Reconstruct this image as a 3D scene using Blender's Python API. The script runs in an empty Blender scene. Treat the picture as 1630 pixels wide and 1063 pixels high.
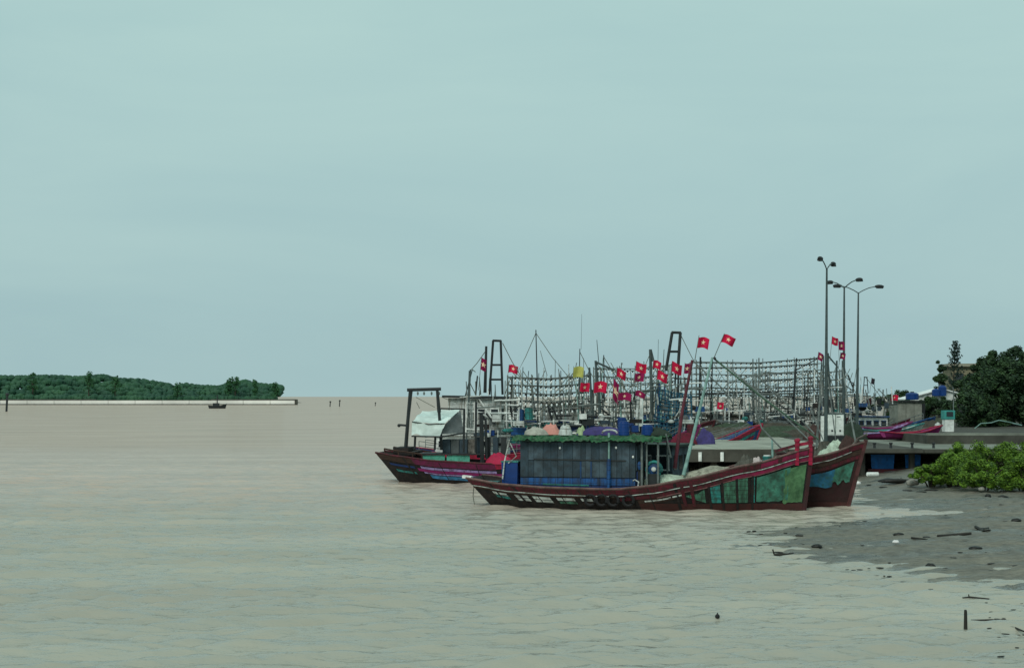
import bpy, bmesh, math, random
from mathutils import Vector, Matrix, noise
R = math.radians
random.seed(11)
S = bpy.context.scene
COL = S.collection

# ------------------------------------------------------------------ camera, world, sun, exposure
FPX, HOR, CX, CAMH = 2400.0, 631.0, 815.0, 5.0
cam_d = bpy.data.cameras.new('camera'); cam = bpy.data.objects.new('camera', cam_d); COL.objects.link(cam)
cam.location = (0, 0, CAMH); cam.rotation_euler = (R(90), 0, 0)
cam_d.sensor_width = 36.0; cam_d.lens = 36.0 * FPX / 1630.0
cam_d.shift_y = (HOR - 531.5) / 1630.0
cam_d.clip_start = 0.5; cam_d.clip_end = 60000
S.camera = cam
S.view_settings.view_transform = 'Standard'; S.view_settings.look = 'None'
S.view_settings.exposure = 0.0; S.view_settings.gamma = 1.0; S.view_settings.use_curve_mapping = False

SUN_EL, SUN_ROT = R(42), R(205)
world = bpy.data.worlds.new('World'); S.world = world; world.use_nodes = True
wn, wl = world.node_tree.nodes, world.node_tree.links
wn.clear()
def wnode(t, **k):
    n = wn.new(t)
    for a, b in k.items(): setattr(n, a, b)
    return n
out = wnode('ShaderNodeOutputWorld'); bg = wnode('ShaderNodeBackground'); bg.inputs['Strength'].default_value = 0.1
sky = wnode('ShaderNodeTexSky', sky_type='NISHITA', sun_disc=False, sun_elevation=SUN_EL, sun_rotation=SUN_ROT, dust_density=3.0)
tc = wnode('ShaderNodeTexCoord'); mp = wnode('ShaderNodeMapping'); mp.inputs['Scale'].default_value = (1.3, 1.3, 5.5)
ns = wnode('ShaderNodeTexNoise'); ns.inputs['Scale'].default_value = 1.6; ns.inputs['Detail'].default_value = 7; ns.inputs['Roughness'].default_value = 0.55
ns.inputs['Distortion'].default_value = 0.4
cr = wnode('ShaderNodeValToRGB')
cr.color_ramp.elements[0].position = 0.30; cr.color_ramp.elements[0].color = (0.92, 0.94, 0.96, 1)
cr.color_ramp.elements[1].position = 0.70; cr.color_ramp.elements[1].color = (1.08, 1.055, 1.03, 1)
sep = wnode('ShaderNodeSeparateXYZ')
gr = wnode('ShaderNodeValToRGB')          # overcast: colour by height above the horizon
g = gr.color_ramp
g.elements[0].position = 0.0; g.elements[0].color = (0.378, 0.552, 0.570, 1)
g.elements[1].position = 1.0; g.elements[1].color = (0.45, 0.62, 0.60, 1)
e = g.elements.new(0.05); e.color = (0.380, 0.560, 0.577, 1)
e = g.elements.new(0.12); e.color = (0.396, 0.583, 0.588, 1)
e = g.elements.new(0.27); e.color = (0.440, 0.648, 0.625, 1)
mul = wnode('ShaderNodeMixRGB', blend_type='MULTIPLY'); mul.inputs[0].default_value = 1
sc10 = wnode('ShaderNodeMixRGB', blend_type='MULTIPLY'); sc10.inputs[0].default_value = 1; sc10.inputs[2].default_value = (10, 10, 10, 1)
mixs = wnode('ShaderNodeMixRGB'); mixs.inputs[0].default_value = 0.93
wl.new(tc.outputs['Generated'], mp.inputs[0]); wl.new(mp.outputs[0], ns.inputs['Vector']); wl.new(ns.outputs['Fac'], cr.inputs[0])
wl.new(tc.outputs['Generated'], sep.inputs[0]); wl.new(sep.outputs['Z'], gr.inputs[0])
wl.new(gr.outputs[0], mul.inputs[1]); wl.new(cr.outputs[0], mul.inputs[2]); wl.new(mul.outputs[0], sc10.inputs[1])
wl.new(sky.outputs[0], mixs.inputs[1]); wl.new(sc10.outputs[0], mixs.inputs[2]); wl.new(mixs.outputs[0], bg.inputs['Color'])
wl.new(bg.outputs[0], out.inputs[0])

sun_d = bpy.data.lights.new('sun', 'SUN'); sun_d.energy = 1.5; sun_d.angle = R(25); sun_d.color = (1.0, 0.96, 0.9)
sun = bpy.data.objects.new('sun', sun_d); COL.objects.link(sun)
_az = SUN_ROT
_dir = Vector((math.sin(_az) * math.cos(SUN_EL), math.cos(_az) * math.cos(SUN_EL), math.sin(SUN_EL)))
sun.rotation_euler = _dir.to_track_quat('Z', 'Y').to_euler()

# ------------------------------------------------------------------ helpers
def P(px, py, D): return Vector(((px - CX) / FPX * D, D, CAMH - (py - HOR) / FPX * D))
def PZ(px, D, z): return Vector(((px - CX) / FPX * D, D, z))
def G(px, py, z=0.0):
    D = FPX * (CAMH - z) / (py - HOR); return Vector(((px - CX) / FPX * D, D, z))
def lerp(a, b, t): return a + (b - a) * t
def interp(pts, x):
    if x <= pts[0][0]: return pts[0][1]
    for (a, u), (b, v) in zip(pts, pts[1:]):
        if x <= b:
            t = (x - a) / (b - a); t = t * t * (3 - 2 * t) * 0.5 + t * 0.5
            return u + (v - u) * t
    return pts[-1][1]
def nz(*a): return noise.noise(Vector(a))

_M = {}
def M(name, col, rough=0.75, grime=0.0, gscale=3.0, gcol=(0.02, 0.018, 0.014), stretch=(1, 1, 1), bump=0.0, bscale=20, metal=0.0, spec=0.3, var=0.0):
    if name in _M: return _M[name]
    m = bpy.data.materials.new(name); m.use_nodes = True
    nt = m.node_tree; b = nt.nodes['Principled BSDF']
    b.inputs['Base Color'].default_value = (*col, 1); b.inputs['Roughness'].default_value = rough
    b.inputs['Metallic'].default_value = metal; b.inputs['Specular IOR Level'].default_value = spec
    tcn = nt.nodes.new('ShaderNodeTexCoord')
    if grime or var:
        mpn = nt.nodes.new('ShaderNodeMapping'); mpn.inputs['Scale'].default_value = stretch
        n = nt.nodes.new('ShaderNodeTexNoise'); n.inputs['Scale'].default_value = gscale; n.inputs['Detail'].default_value = 8; n.inputs['Roughness'].default_value = 0.65
        r = nt.nodes.new('ShaderNodeValToRGB'); r.color_ramp.elements[0].position = 0.42; r.color_ramp.elements[1].position = 0.68
        r.color_ramp.elements[0].color = (0, 0, 0, 1); r.color_ramp.elements[1].color = (grime, grime, grime, 1)
        mx = nt.nodes.new('ShaderNodeMixRGB'); mx.inputs[2].default_value = (*gcol, 1)
        n2 = nt.nodes.new('ShaderNodeTexNoise'); n2.inputs['Scale'].default_value = gscale * 0.45; n2.inputs['Detail'].default_value = 4
        r2 = nt.nodes.new('ShaderNodeValToRGB')
        lo, hi = 1 - (var or 0.2), 1 + (var or 0.2)
        r2.color_ramp.elements[0].position = 0.3; r2.color_ramp.elements[1].position = 0.7
        r2.color_ramp.elements[0].color = (col[0] * lo, col[1] * lo, col[2] * lo, 1)
        r2.color_ramp.elements[1].color = (min(1, col[0] * hi), min(1, col[1] * hi), min(1, col[2] * hi), 1)
        nt.links.new(tcn.outputs['Object'], mpn.inputs[0]); nt.links.new(mpn.outputs[0], n.inputs['Vector']); nt.links.new(mpn.outputs[0], n2.inputs['Vector'])
        nt.links.new(n.outputs['Fac'], r.inputs[0]); nt.links.new(r.outputs[0], mx.inputs[0])
        nt.links.new(n2.outputs['Fac'], r2.inputs[0]); nt.links.new(r2.outputs[0], mx.inputs[1])
        nt.links.new(mx.outputs[0], b.inputs['Base Color'])
    if bump:
        n3 = nt.nodes.new('ShaderNodeTexNoise'); n3.inputs['Scale'].default_value = bscale; n3.inputs['Detail'].default_value = 5
        bp = nt.nodes.new('ShaderNodeBump'); bp.inputs['Strength'].default_value = bump; bp.inputs['Distance'].default_value = 0.05
        nt.links.new(tcn.outputs['Object'], n3.inputs['Vector']); nt.links.new(n3.outputs['Fac'], bp.inputs['Height']); nt.links.new(bp.outputs[0], b.inputs['Normal'])
    _M[name] = m
    return m
def seams(m, pitch=.17, rust=(.09, .035, .015)):
    """dark joints between hull planks and rust or slime runs below them"""
    nt = m.node_tree; b = nt.nodes['Principled BSDF']; src = b.inputs['Base Color'].links[0].from_socket
    t = nt.nodes.new('ShaderNodeTexCoord'); sp_ = nt.nodes.new('ShaderNodeSeparateXYZ'); nt.links.new(t.outputs['Object'], sp_.inputs[0])
    nn = nt.nodes.new('ShaderNodeTexNoise'); nn.inputs['Scale'].default_value = 1.2; nt.links.new(t.outputs['Object'], nn.inputs['Vector'])
    ad = nt.nodes.new('ShaderNodeMath'); ad.operation = 'MULTIPLY_ADD'; ad.inputs[1].default_value = .08; nt.links.new(nn.outputs['Fac'], ad.inputs[0]); nt.links.new(sp_.outputs['Z'], ad.inputs[2])
    dv = nt.nodes.new('ShaderNodeMath'); dv.operation = 'DIVIDE'; dv.inputs[1].default_value = pitch; nt.links.new(ad.outputs[0], dv.inputs[0])
    fr = nt.nodes.new('ShaderNodeMath'); fr.operation = 'FRACT'; nt.links.new(dv.outputs[0], fr.inputs[0])
    lt = nt.nodes.new('ShaderNodeMath'); lt.operation = 'LESS_THAN'; lt.inputs[1].default_value = .14; nt.links.new(fr.outputs[0], lt.inputs[0])
    lm = nt.nodes.new('ShaderNodeMath'); lm.operation = 'MULTIPLY'; lm.inputs[1].default_value = .6; nt.links.new(lt.outputs[0], lm.inputs[0])
    m1 = nt.nodes.new('ShaderNodeMixRGB'); m1.inputs[2].default_value = (.012, .010, .010, 1); nt.links.new(lm.outputs[0], m1.inputs[0]); nt.links.new(src, m1.inputs[1])
    mp_ = nt.nodes.new('ShaderNodeMapping'); mp_.inputs['Scale'].default_value = (5, 5, .55); nt.links.new(t.outputs['Object'], mp_.inputs[0])
    n2 = nt.nodes.new('ShaderNodeTexNoise'); n2.inputs['Scale'].default_value = 1.3; n2.inputs['Detail'].default_value = 6; nt.links.new(mp_.outputs[0], n2.inputs['Vector'])
    r = nt.nodes.new('ShaderNodeValToRGB'); r.color_ramp.elements[0].position = .52; r.color_ramp.elements[1].position = .66; r.color_ramp.elements[1].color = (.75, .75, .75, 1); nt.links.new(n2.outputs['Fac'], r.inputs[0])
    m2 = nt.nodes.new('ShaderNodeMixRGB'); m2.inputs[2].default_value = (*rust, 1); nt.links.new(r.outputs[0], m2.inputs[0]); nt.links.new(m1.outputs[0], m2.inputs[1]); nt.links.new(m2.outputs[0], b.inputs['Base Color'])
ST = (0.6, 0.6, 0.25)
maroon = M('maroon_paint', (0.105, 0.010, 0.022), 0.6, 0.95, 5, stretch=(1.5, 1, .5))
crimson = M('crimson_paint', (0.36, 0.012, 0.05), 0.55, 0.5, 4)
black = M('tarred_wood', (0.010, 0.010, 0.010), 0.7, 0.5, 4, gcol=(0.05, 0.035, 0.03), bump=.3)
brown = M('brown_wood', (0.05, 0.028, 0.02), 0.8, 0.5, 5, bump=.3)
greywood = M('weathered_wood', (0.17, 0.16, 0.14), 0.85, 0.7, 5, bump=.4)
greenp = M('green_paint', (0.06, 0.185, 0.12), 0.65, 0.75, 3, stretch=(2.5, 1, .4), var=.35)
tealp = M('teal_paint', (0.03, 0.24, 0.22), 0.6, 0.6, 4, var=.3)
bluep = M('blue_paint', (0.012, 0.08, 0.24), 0.6, 0.65, 4, var=.35, stretch=(2, 1, .5))
navy = M('navy_paint', (0.01, 0.035, 0.13), 0.6, 0.4, 4)
purple = M('mauve_paint', (0.33, 0.25, 0.50), 0.6, 0.6, 4)
magenta = M('magenta_paint', (0.22, 0.015, 0.11), 0.6, 0.5, 4)
white = M('white_paint', (0.78, 0.82, 0.78), 0.6, 0.4, 4, gcol=(.12, .11, .09))
offwhite = M('faded_white', (0.55, 0.60, 0.57), 0.7, 0.5, 4, gcol=(.08, .07, .06))
slate = M('slate_board', (0.034, 0.058, 0.075), 0.8, 0.5, 4, bump=.3, var=.35)
slate2 = M('slate_board_pale', (0.055, 0.085, 0.105), 0.8, 0.5, 4, bump=.3, var=.35)
greennet = M('green_net', (0.010, 0.085, 0.032), 0.9, 0.85, 7, gcol=(.10, .16, .10), bump=1.0, bscale=25, var=.7)
palenet = M('pale_net', (0.55, 0.68, 0.54), 0.95, 0.6, 5, gcol=(.1, .12, .08), bump=1.0, bscale=25)
greynet = M('grey_net', (0.12, 0.12, 0.10), 0.95, 0.6, 5, bump=1.0, bscale=25)
bluenet = M('blue_net', (0.03, 0.13, 0.2), 0.95, 0.7, 5, bump=1.0, bscale=25, var=.5)
tarpw = M('pale_tarpaulin', (0.66, 0.78, 0.73), 0.6, 0.35, 1.5, gcol=(.2, .24, .22), bump=.3, bscale=6)
tarpg = M('grey_tarpaulin', (0.11, 0.13, 0.13), 0.7, 0.5, 2.5, gcol=(.03, .03, .03), bump=.4, bscale=6)
bluetarp = M('blue_tarpaulin', (0.02, 0.17, 0.50), 0.6, 0.5, 3, bump=.6, bscale=6)
bluedrum = M('blue_plastic', (0.006, 0.045, 0.20), 0.4, 0.2, 3)
darkm = M('dark_metal', (0.022, 0.028, 0.03), 0.6, 0.3, 6)
polem = M('galvanised_pole', (0.06, 0.085, 0.085), 0.55, 0.3, 6)
palepole = M('pale_teal_pole', (0.22, 0.38, 0.34), 0.6, 0.4, 6)
greenpole = M('faded_green_pole', (0.06, 0.12, 0.08), 0.7, 0.6, 6)
redpole = M('dull_red_pole', (0.13, 0.03, 0.045), 0.7, 0.6, 6)
greypole = M('grey_bamboo', (0.16, 0.19, 0.18), 0.8, 0.5, 6)
rope = M('rope', (0.14, 0.15, 0.12), 0.9)
glass = M('dark_glass', (0.015, 0.02, 0.025), 0.15, spec=.6)
bulb = M('bulb_glass', (0.82, 0.88, 0.86), 0.25, spec=.5)
flagred = M('flag_red', (0.56, 0.004, 0.05), 0.8, 0.2, 2, gcol=(.2, .0, .02))
flagfade = M('flag_faded', (0.27, 0.006, 0.07), 0.85, 0.4, 2, gcol=(.1, .0, .02))
staryel = M('star_yellow', (0.9, 0.62, 0.42), 0.8)
yellow = M('yellow_cloth', (0.50, 0.50, 0.12), 0.8, .3, 2)
concrete = M('quay_concrete', (0.22, 0.24, 0.20), 0.85, 0.6, 0.6, gcol=(.07, .075, .06), bump=.3, bscale=4)
palecon = M('pale_concrete', (0.34, 0.36, 0.30), 0.85, 0.6, 0.6, gcol=(.14, .15, .12), bump=.3, bscale=4)
concd = M('stained_concrete', (0.075, 0.075, 0.062), 0.9, 0.7, 0.8, gcol=(.02, .02, .016), bump=.4, bscale=4)
rubber = M('black_rubber', (0.012, 0.012, 0.013), 0.7)
pinkp = M('salmon_plastic', (0.62, 0.27, 0.22), 0.6, .3, 3)
barkm = M('bark', (0.05, 0.04, 0.03), 0.9, 0.5, 6, bump=.5)

seams(maroon, .17, (.035, .014, .012)); seams(black, .17, (.028, .020, .016)); seams(brown, .17, (.03, .012, .010))
seams(greenp, .19, (.02, .035, .025)); seams(tealp, .19, (.03, .06, .05)); seams(offwhite, .3, (.16, .14, .10)); seams(crimson, .2, (.08, .015, .03)); seams(purple, .2, (.10, .06, .10)); seams(bluep, .2, (.02, .03, .05))
class MB:
    def __init__(s): s.v = []; s.f = []; s.m = []; s.mi = 0; s.mats = []
    def mat(s, m):
        if m not in s.mats: s.mats.append(m)
        s.mi = s.mats.index(m); return s
    def face(s, idx): s.f.append(tuple(idx)); s.m.append(s.mi)
    def quad(s, a, b, c, d):
        n = len(s.v); s.v += [Vector(a), Vector(b), Vector(c), Vector(d)]; s.face((n, n + 1, n + 2, n + 3))
    def tri(s, a, b, c):
        n = len(s.v); s.v += [Vector(a), Vector(b), Vector(c)]; s.face((n, n + 1, n + 2))
    def hexa(s, p):   # 8 points: 4 bottom, 4 top
        n = len(s.v); s.v += [Vector(q) for q in p]
        for q in ((0, 3, 2, 1), (4, 5, 6, 7), (0, 1, 5, 4), (1, 2, 6, 5), (2, 3, 7, 6), (3, 0, 4, 7)): s.face([n + i for i in q])
    def box(s, c, d, rz=0.0, rx=0.0, ry=0.0):
        mt = Matrix.Rotation(rz, 4, 'Z') @ Matrix.Rotation(ry, 4, 'Y') @ Matrix.Rotation(rx, 4, 'X')
        x, y, z = d[0] / 2, d[1] / 2, d[2] / 2
        s.hexa([Vector(c) + mt @ Vector(q) for q in ((-x, -y, -z), (x, -y, -z), (x, y, -z), (-x, y, -z), (-x, -y, z), (x, -y, z), (x, y, z), (-x, y, z))])
    def tube(s, pts, r, n=6, caps=True):
        pts = [Vector(p) for p in pts]
        if not isinstance(r, (list, tuple)): r = [r] * len(pts)
        if len(r) != len(pts): r = [lerp(r[0], r[-1], i / (len(pts) - 1)) for i in range(len(pts))]
        base = len(s.v)
        for i, p in enumerate(pts):
            a = pts[max(0, i - 1)]; b = pts[min(len(pts) - 1, i + 1)]
            d = (b - a); d = d.normalized() if d.length > 1e-9 else Vector((0, 0, 1))
            u = d.cross(Vector((0, 0, 1)) if abs(d.z) < 0.9 else Vector((1, 0, 0))).normalized(); w = d.cross(u)
            for k in range(n):
                t = 2 * math.pi * k / n; s.v.append(p + (u * math.cos(t) + w * math.sin(t)) * r[i])
        for i in range(len(pts) - 1):
            for k in range(n):
                a = base + i * n + k; b = base + i * n + (k + 1) % n
                s.face((a, b, b + n, a + n))
        if caps:
            s.face([base + k for k in range(n)][::-1]); s.face([base + (len(pts) - 1) * n + k for k in range(n)])
    def ell(s, c, d, nu=8, nv=5, rz=0.0):
        c = Vector(c); base = len(s.v); mt = Matrix.Rotation(rz, 3, 'Z')
        for j in range(nv + 1):
            ph = math.pi * j / nv
            for i in range(nu):
                t = 2 * math.pi * i / nu
                s.v.append(c + mt @ Vector((d[0] / 2 * math.sin(ph) * math.cos(t), d[1] / 2 * math.sin(ph) * math.sin(t), d[2] / 2 * math.cos(ph))))
        for j in range(nv):
            for i in range(nu):
                a = base + j * nu + i; b = base + j * nu + (i + 1) % nu
                s.face((a, a + nu, b + nu, b))
    def grid(s, fn, nu, nv):
        base = len(s.v)
        for j in range(nv + 1):
            for i in range(nu + 1): s.v.append(Vector(fn(i / nu, j / nv)))
        for j in range(nv):
            for i in range(nu):
                a = base + j * (nu + 1) + i
                s.face((a, a + 1, a + nu + 2, a + nu + 1))
    def build(s, name, parent=None, smooth=False, label=None):
        me = bpy.data.meshes.new(name); me.from_pydata([tuple(v) for v in s.v], [], s.f)
        for m in s.mats: me.materials.append(m)
        me.polygons.foreach_set('material_index', s.m)
        if smooth: me.polygons.foreach_set('use_smooth', [True] * len(me.polygons))
        me.update()
        o = bpy.data.objects.new(name, me); COL.objects.link(o)
        if parent is not None: o.parent = parent
        if label: o['label'] = label
        return o
def mk(m): return MB().mat(m)
def tag(o, label=None, cat=None, group=None, kind=None):
    for k, v in (('label', label), ('category', cat), ('group', group), ('kind', kind)):
        if v: o[k] = v
    return o
def empty(name, loc, rz, label, cat, group=None):
    o = bpy.data.objects.new(name, None); COL.objects.link(o); o.empty_display_size = 0.3
    o.location = loc; o.rotation_euler = (0, 0, rz)
    o['inv'] = 0; del o['inv']
    return tag(o, label, cat, group)
def inv(o):
    m = Matrix.Translation(o.location) @ Matrix.Rotation(o.rotation_euler.z, 4, 'Z')
    return m.inverted()
def copy_thing(o, parent=None):
    c = o.copy(); COL.objects.link(c); c.parent = parent
    for ch in [x for x in list(bpy.data.objects) if x.parent == o]: copy_thing(ch, c)
    return c

# ------------------------------------------------------------------ water
def node_mat(name):
    m = bpy.data.materials.new(name); m.use_nodes = True; return m, m.node_tree.nodes, m.node_tree.links, m.node_tree.nodes['Principled BSDF']
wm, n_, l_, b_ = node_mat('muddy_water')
t_ = n_.new('ShaderNodeTexCoord')
def ntex(scale, sx, sy, detail, rough=.5, dist=0.0):
    mpp = n_.new('ShaderNodeMapping'); mpp.inputs['Scale'].default_value = (sx, sy, 1); mpp.inputs['Rotation'].default_value = (0, 0, R(8))
    q = n_.new('ShaderNodeTexNoise'); q.inputs['Scale'].default_value = scale; q.inputs['Detail'].default_value = detail; q.inputs['Roughness'].default_value = rough; q.inputs['Distortion'].default_value = dist
    l_.new(t_.outputs['Object'], mpp.inputs[0]); l_.new(mpp.outputs[0], q.inputs['Vector']); return q
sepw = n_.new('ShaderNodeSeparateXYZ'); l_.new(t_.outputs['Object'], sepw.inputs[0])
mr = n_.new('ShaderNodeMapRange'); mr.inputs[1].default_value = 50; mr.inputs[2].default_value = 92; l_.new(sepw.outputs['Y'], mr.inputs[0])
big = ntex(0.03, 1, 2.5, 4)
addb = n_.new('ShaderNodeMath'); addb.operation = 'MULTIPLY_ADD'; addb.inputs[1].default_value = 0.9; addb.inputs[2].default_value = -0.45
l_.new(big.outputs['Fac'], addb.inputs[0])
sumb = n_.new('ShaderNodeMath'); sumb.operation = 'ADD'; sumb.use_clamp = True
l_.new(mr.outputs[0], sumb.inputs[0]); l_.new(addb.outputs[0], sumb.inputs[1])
mixc = n_.new('ShaderNodeMixRGB'); mixc.inputs[1].default_value = (0.36, 0.355, 0.29, 1); mixc.inputs[2].default_value = (0.50, 0.405, 0.33, 1)  # grey-green near to brown far: fading sky reflection painted into the colour
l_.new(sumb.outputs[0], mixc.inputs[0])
n_.remove(b_); dif = n_.new('ShaderNodeBsdfDiffuse'); glo = n_.new('ShaderNodeBsdfGlossy'); glo.inputs['Roughness'].default_value = 0.09
fre = n_.new('ShaderNodeFresnel'); fre.inputs['IOR'].default_value = 1.33; capm = n_.new('ShaderNodeMath'); capm.operation = 'MINIMUM'
capr = n_.new('ShaderNodeMapRange'); capr.inputs[1].default_value = 45; capr.inputs[2].default_value = 160; capr.inputs[3].default_value = 0.60; capr.inputs[4].default_value = 0.26
l_.new(sepw.outputs['Y'], capr.inputs[0]); l_.new(fre.outputs[0], capm.inputs[0]); l_.new(capr.outputs[0], capm.inputs[1])
msh = n_.new('ShaderNodeMixShader'); l_.new(capm.outputs[0], msh.inputs[0]); l_.new(dif.outputs[0], msh.inputs[1]); l_.new(glo.outputs[0], msh.inputs[2])
l_.new(mixc.outputs[0], dif.inputs['Color']); l_.new(msh.outputs[0], n_['Material Output'].inputs['Surface'])
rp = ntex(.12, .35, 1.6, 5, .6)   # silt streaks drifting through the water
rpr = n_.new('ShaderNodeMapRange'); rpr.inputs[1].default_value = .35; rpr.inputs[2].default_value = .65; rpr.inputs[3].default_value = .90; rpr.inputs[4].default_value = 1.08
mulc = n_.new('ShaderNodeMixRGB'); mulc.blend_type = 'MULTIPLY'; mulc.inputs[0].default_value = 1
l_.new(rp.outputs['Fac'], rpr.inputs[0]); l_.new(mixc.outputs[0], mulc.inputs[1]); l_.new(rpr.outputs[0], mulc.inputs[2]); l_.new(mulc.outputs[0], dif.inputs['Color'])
hs = []
for (sc, sx, sy, de, amp, ro) in ((0.6, .4, 1, 3, 0.40, .5), (2.0, .45, 1, 4, 0.20, .55), (5.5, .45, 1, 4, 0.085, .65)):
    q = ntex(sc, sx, sy, de, ro, .3); mm = n_.new('ShaderNodeMath'); mm.operation = 'MULTIPLY'; mm.inputs[1].default_value = amp
    l_.new(q.outputs['Fac'], mm.inputs[0]); hs.append(mm)
s1 = n_.new('ShaderNodeMath'); s1.operation = 'ADD'; l_.new(hs[0].outputs[0], s1.inputs[0]); l_.new(hs[1].outputs[0], s1.inputs[1])
s2 = n_.new('ShaderNodeMath'); s2.operation = 'ADD'; l_.new(s1.outputs[0], s2.inputs[0]); l_.new(hs[2].outputs[0], s2.inputs[1])
bpw = n_.new('ShaderNodeBump'); bpw.inputs['Strength'].default_value = 1.0; bpw.inputs['Distance'].default_value = 0.36
l_.new(s2.outputs[0], bpw.inputs['Height']); [l_.new(bpw.outputs[0], q.inputs['Normal']) for q in (dif, glo, fre)]
import numpy as np
def wave_sheet():
    rng = np.random.RandomState(4)
    ys = [6.0]
    while ys[-1] < 150: ys.append(ys[-1] + (.5 if ys[-1] < 24 else .115 + max(0, ys[-1] - 60) * .003))
    ys += [170, 200, 260, 400, 800, 2000, 6000, 16000, 40000]
    ys = np.array(ys); nx = 440; t = np.linspace(-1, 1, nx); t = .62 * t + .18 * t ** 5
    Yg, Tg = np.meshgrid(ys, t, indexing='ij'); Xg = Tg * (Yg * 1.0 + 6)
    Z = np.zeros_like(Xg)
    for k in range(90):
        lam = .30 * (2.6 / .30) ** rng.rand(); a = R(90) + rng.normal(0, .38); kk = 2 * np.pi / lam
        amp = .0085 * lam ** .9 * rng.uniform(.5, 1.5); ph = rng.rand() * 6.28
        th = kk * (Xg * np.cos(a) + Yg * np.sin(a)) + ph
        env = .6 + .4 * np.sin(Xg * rng.uniform(.05, .3) + Yg * rng.uniform(.05, .2) + rng.rand() * 6)
        Z += amp * env * (np.sin(th) + .25 * np.cos(2 * th)) * (lam > (Yg / 110 * 1.0))
    Z *= np.clip((150 - Yg) / 60, 0, 1)
    V = np.stack([Xg, Yg, Z], -1).reshape(-1, 3).astype(np.float32); ny = len(ys)
    idx = (np.arange(ny - 1)[:, None] * nx + np.arange(nx - 1)[None]).reshape(-1)
    F = np.stack([idx, idx + 1, idx + nx + 1, idx + nx], -1).astype(np.int32)
    me = bpy.data.meshes.new('water'); me.vertices.add(len(V)); me.vertices.foreach_set('co', V.ravel())
    me.loops.add(F.size); me.loops.foreach_set('vertex_index', F.ravel()); me.polygons.add(len(F))
    me.polygons.foreach_set('loop_start', np.arange(0, F.size, 4, dtype=np.int32)); me.polygons.foreach_set('use_smooth', np.ones(len(F), bool))
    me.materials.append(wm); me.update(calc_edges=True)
    o = bpy.data.objects.new('water', me); COL.objects.link(o); tag(o, kind='structure')
wave_sheet()

# ------------------------------------------------------------------ ground: mud bank and land
mm_, n_, l_, b_ = node_mat('wet_mud')
t_ = n_.new('ShaderNodeTexCoord')
a1 = ntex(0.5, .35, 1, 7, .65); a2 = ntex(5, .5, 1.2, 7, .7)
rr = n_.new('ShaderNodeValToRGB'); rr.color_ramp.elements[0].position = .38; rr.color_ramp.elements[1].position = .66
rr.color_ramp.elements[0].color = (0.048, 0.050, 0.042, 1); rr.color_ramp.elements[1].color = (0.29, 0.275, 0.215, 1)
avg = n_.new('ShaderNodeMixRGB'); avg.inputs[0].default_value = .5; l_.new(a1.outputs['Fac'], avg.inputs[1]); l_.new(a2.outputs['Fac'], avg.inputs[2])
l_.new(avg.outputs[0], rr.inputs[0]); l_.new(rr.outputs[0], b_.inputs['Base Color'])
rg = n_.new('ShaderNodeValToRGB'); rg.color_ramp.elements[0].position = .42; rg.color_ramp.elements[1].position = .60
rg.color_ramp.elements[0].color = (.26, .26, .26, 1); rg.color_ramp.elements[1].color = (.85, .85, .85, 1)
l_.new(a1.outputs['Fac'], rg.inputs[0])
sz = n_.new('ShaderNodeSeparateXYZ'); l_.new(t_.outputs['Object'], sz.inputs[0]); wz = n_.new('ShaderNodeMapRange'); wz.inputs[1].default_value = .0; wz.inputs[2].default_value = .045; wz.inputs[3].default_value = .10; wz.inputs[4].default_value = 1.0
l_.new(sz.outputs['Z'], wz.inputs[0]); wm2 = n_.new('ShaderNodeMath'); wm2.operation = 'MULTIPLY'; l_.new(wz.outputs[0], wm2.inputs[0]); l_.new(rg.outputs[0], wm2.inputs[1]); l_.new(wm2.outputs[0], b_.inputs['Roughness'])
bq = n_.new('ShaderNodeBump'); bq.inputs['Strength'].default_value = .9; bq.inputs['Distance'].default_value = .16
l_.new(a2.outputs['Fac'], bq.inputs['Height']); l_.new(bq.outputs[0], b_.inputs['Normal'])
POLY = [(8.9, 54.8), (10.5, 57.6), (13.2, 60), (15.75, 62.3), (18.1, 65.0), (16.6, 66.7), (15.4, 68.6), (17.0, 75.5), (20.5, 91), (26, 130), (38, 146), (66, 260), (178, 700), (500, 700), (500, 5), (60, 20), (30, 27), (18, 33), (13.1, 38.6), (11.85, 41.5), (10.7, 43.8), (9.36, 46.3), (8.6, 50)]
def sdist(x, y):
    ins = False; best = 1e9; n = len(POLY)
    for i in range(n):
        x1, y1 = POLY[i]; x2, y2 = POLY[(i + 1) % n]
        if (y1 > y) != (y2 > y) and x < (x2 - x1) * (y - y1) / (y2 - y1) + x1: ins = not ins
        dx, dy = x2 - x1, y2 - y1; t = max(0, min(1, ((x - x1) * dx + (y - y1) * dy) / (dx * dx + dy * dy)))
        d = math.hypot(x - x1 - t * dx, y - y1 - t * dy)
        if d < best: best = d
    return best if ins else -best
def ground_z(x, y):
    d = sdist(x, y)
    if d < -12: return -1.2
    n = nz(x * .35, y * .35, 0) * .10 + nz(x * 1.1, y * 1.3, 3) * .08 + nz(x * 2.2, y * 3.5, 7) * .05 - abs(nz(x * .9, y * 2.4, 17)) * .10 + .02
    z = (0.05 * d if d < 0 else .30 * (1 - math.exp(-d / 5.5)) + .005) + n * (0.55 if d < 2 else 1)
    z += nz(x * 4.2, y * 5.5, 23) * .035 * math.exp(-max(0, d) / 4)
    q = Vector((x, y)); a = Vector((14.8, 66.6)); b = Vector((18.6, 64.9)); tt = max(0, min(1, (q - a).dot(b - a) / (b - a).length_squared))
    z -= .34 * math.exp(-((q - a.lerp(b, tt)).length / (1.0 - .45 * tt)) ** 2)
    z = max(z, -1.2)
    if y > 74 and d > 0: z += min(1, (y - 74) / 20) * min(1, d / 5) * .7
    return z
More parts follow.
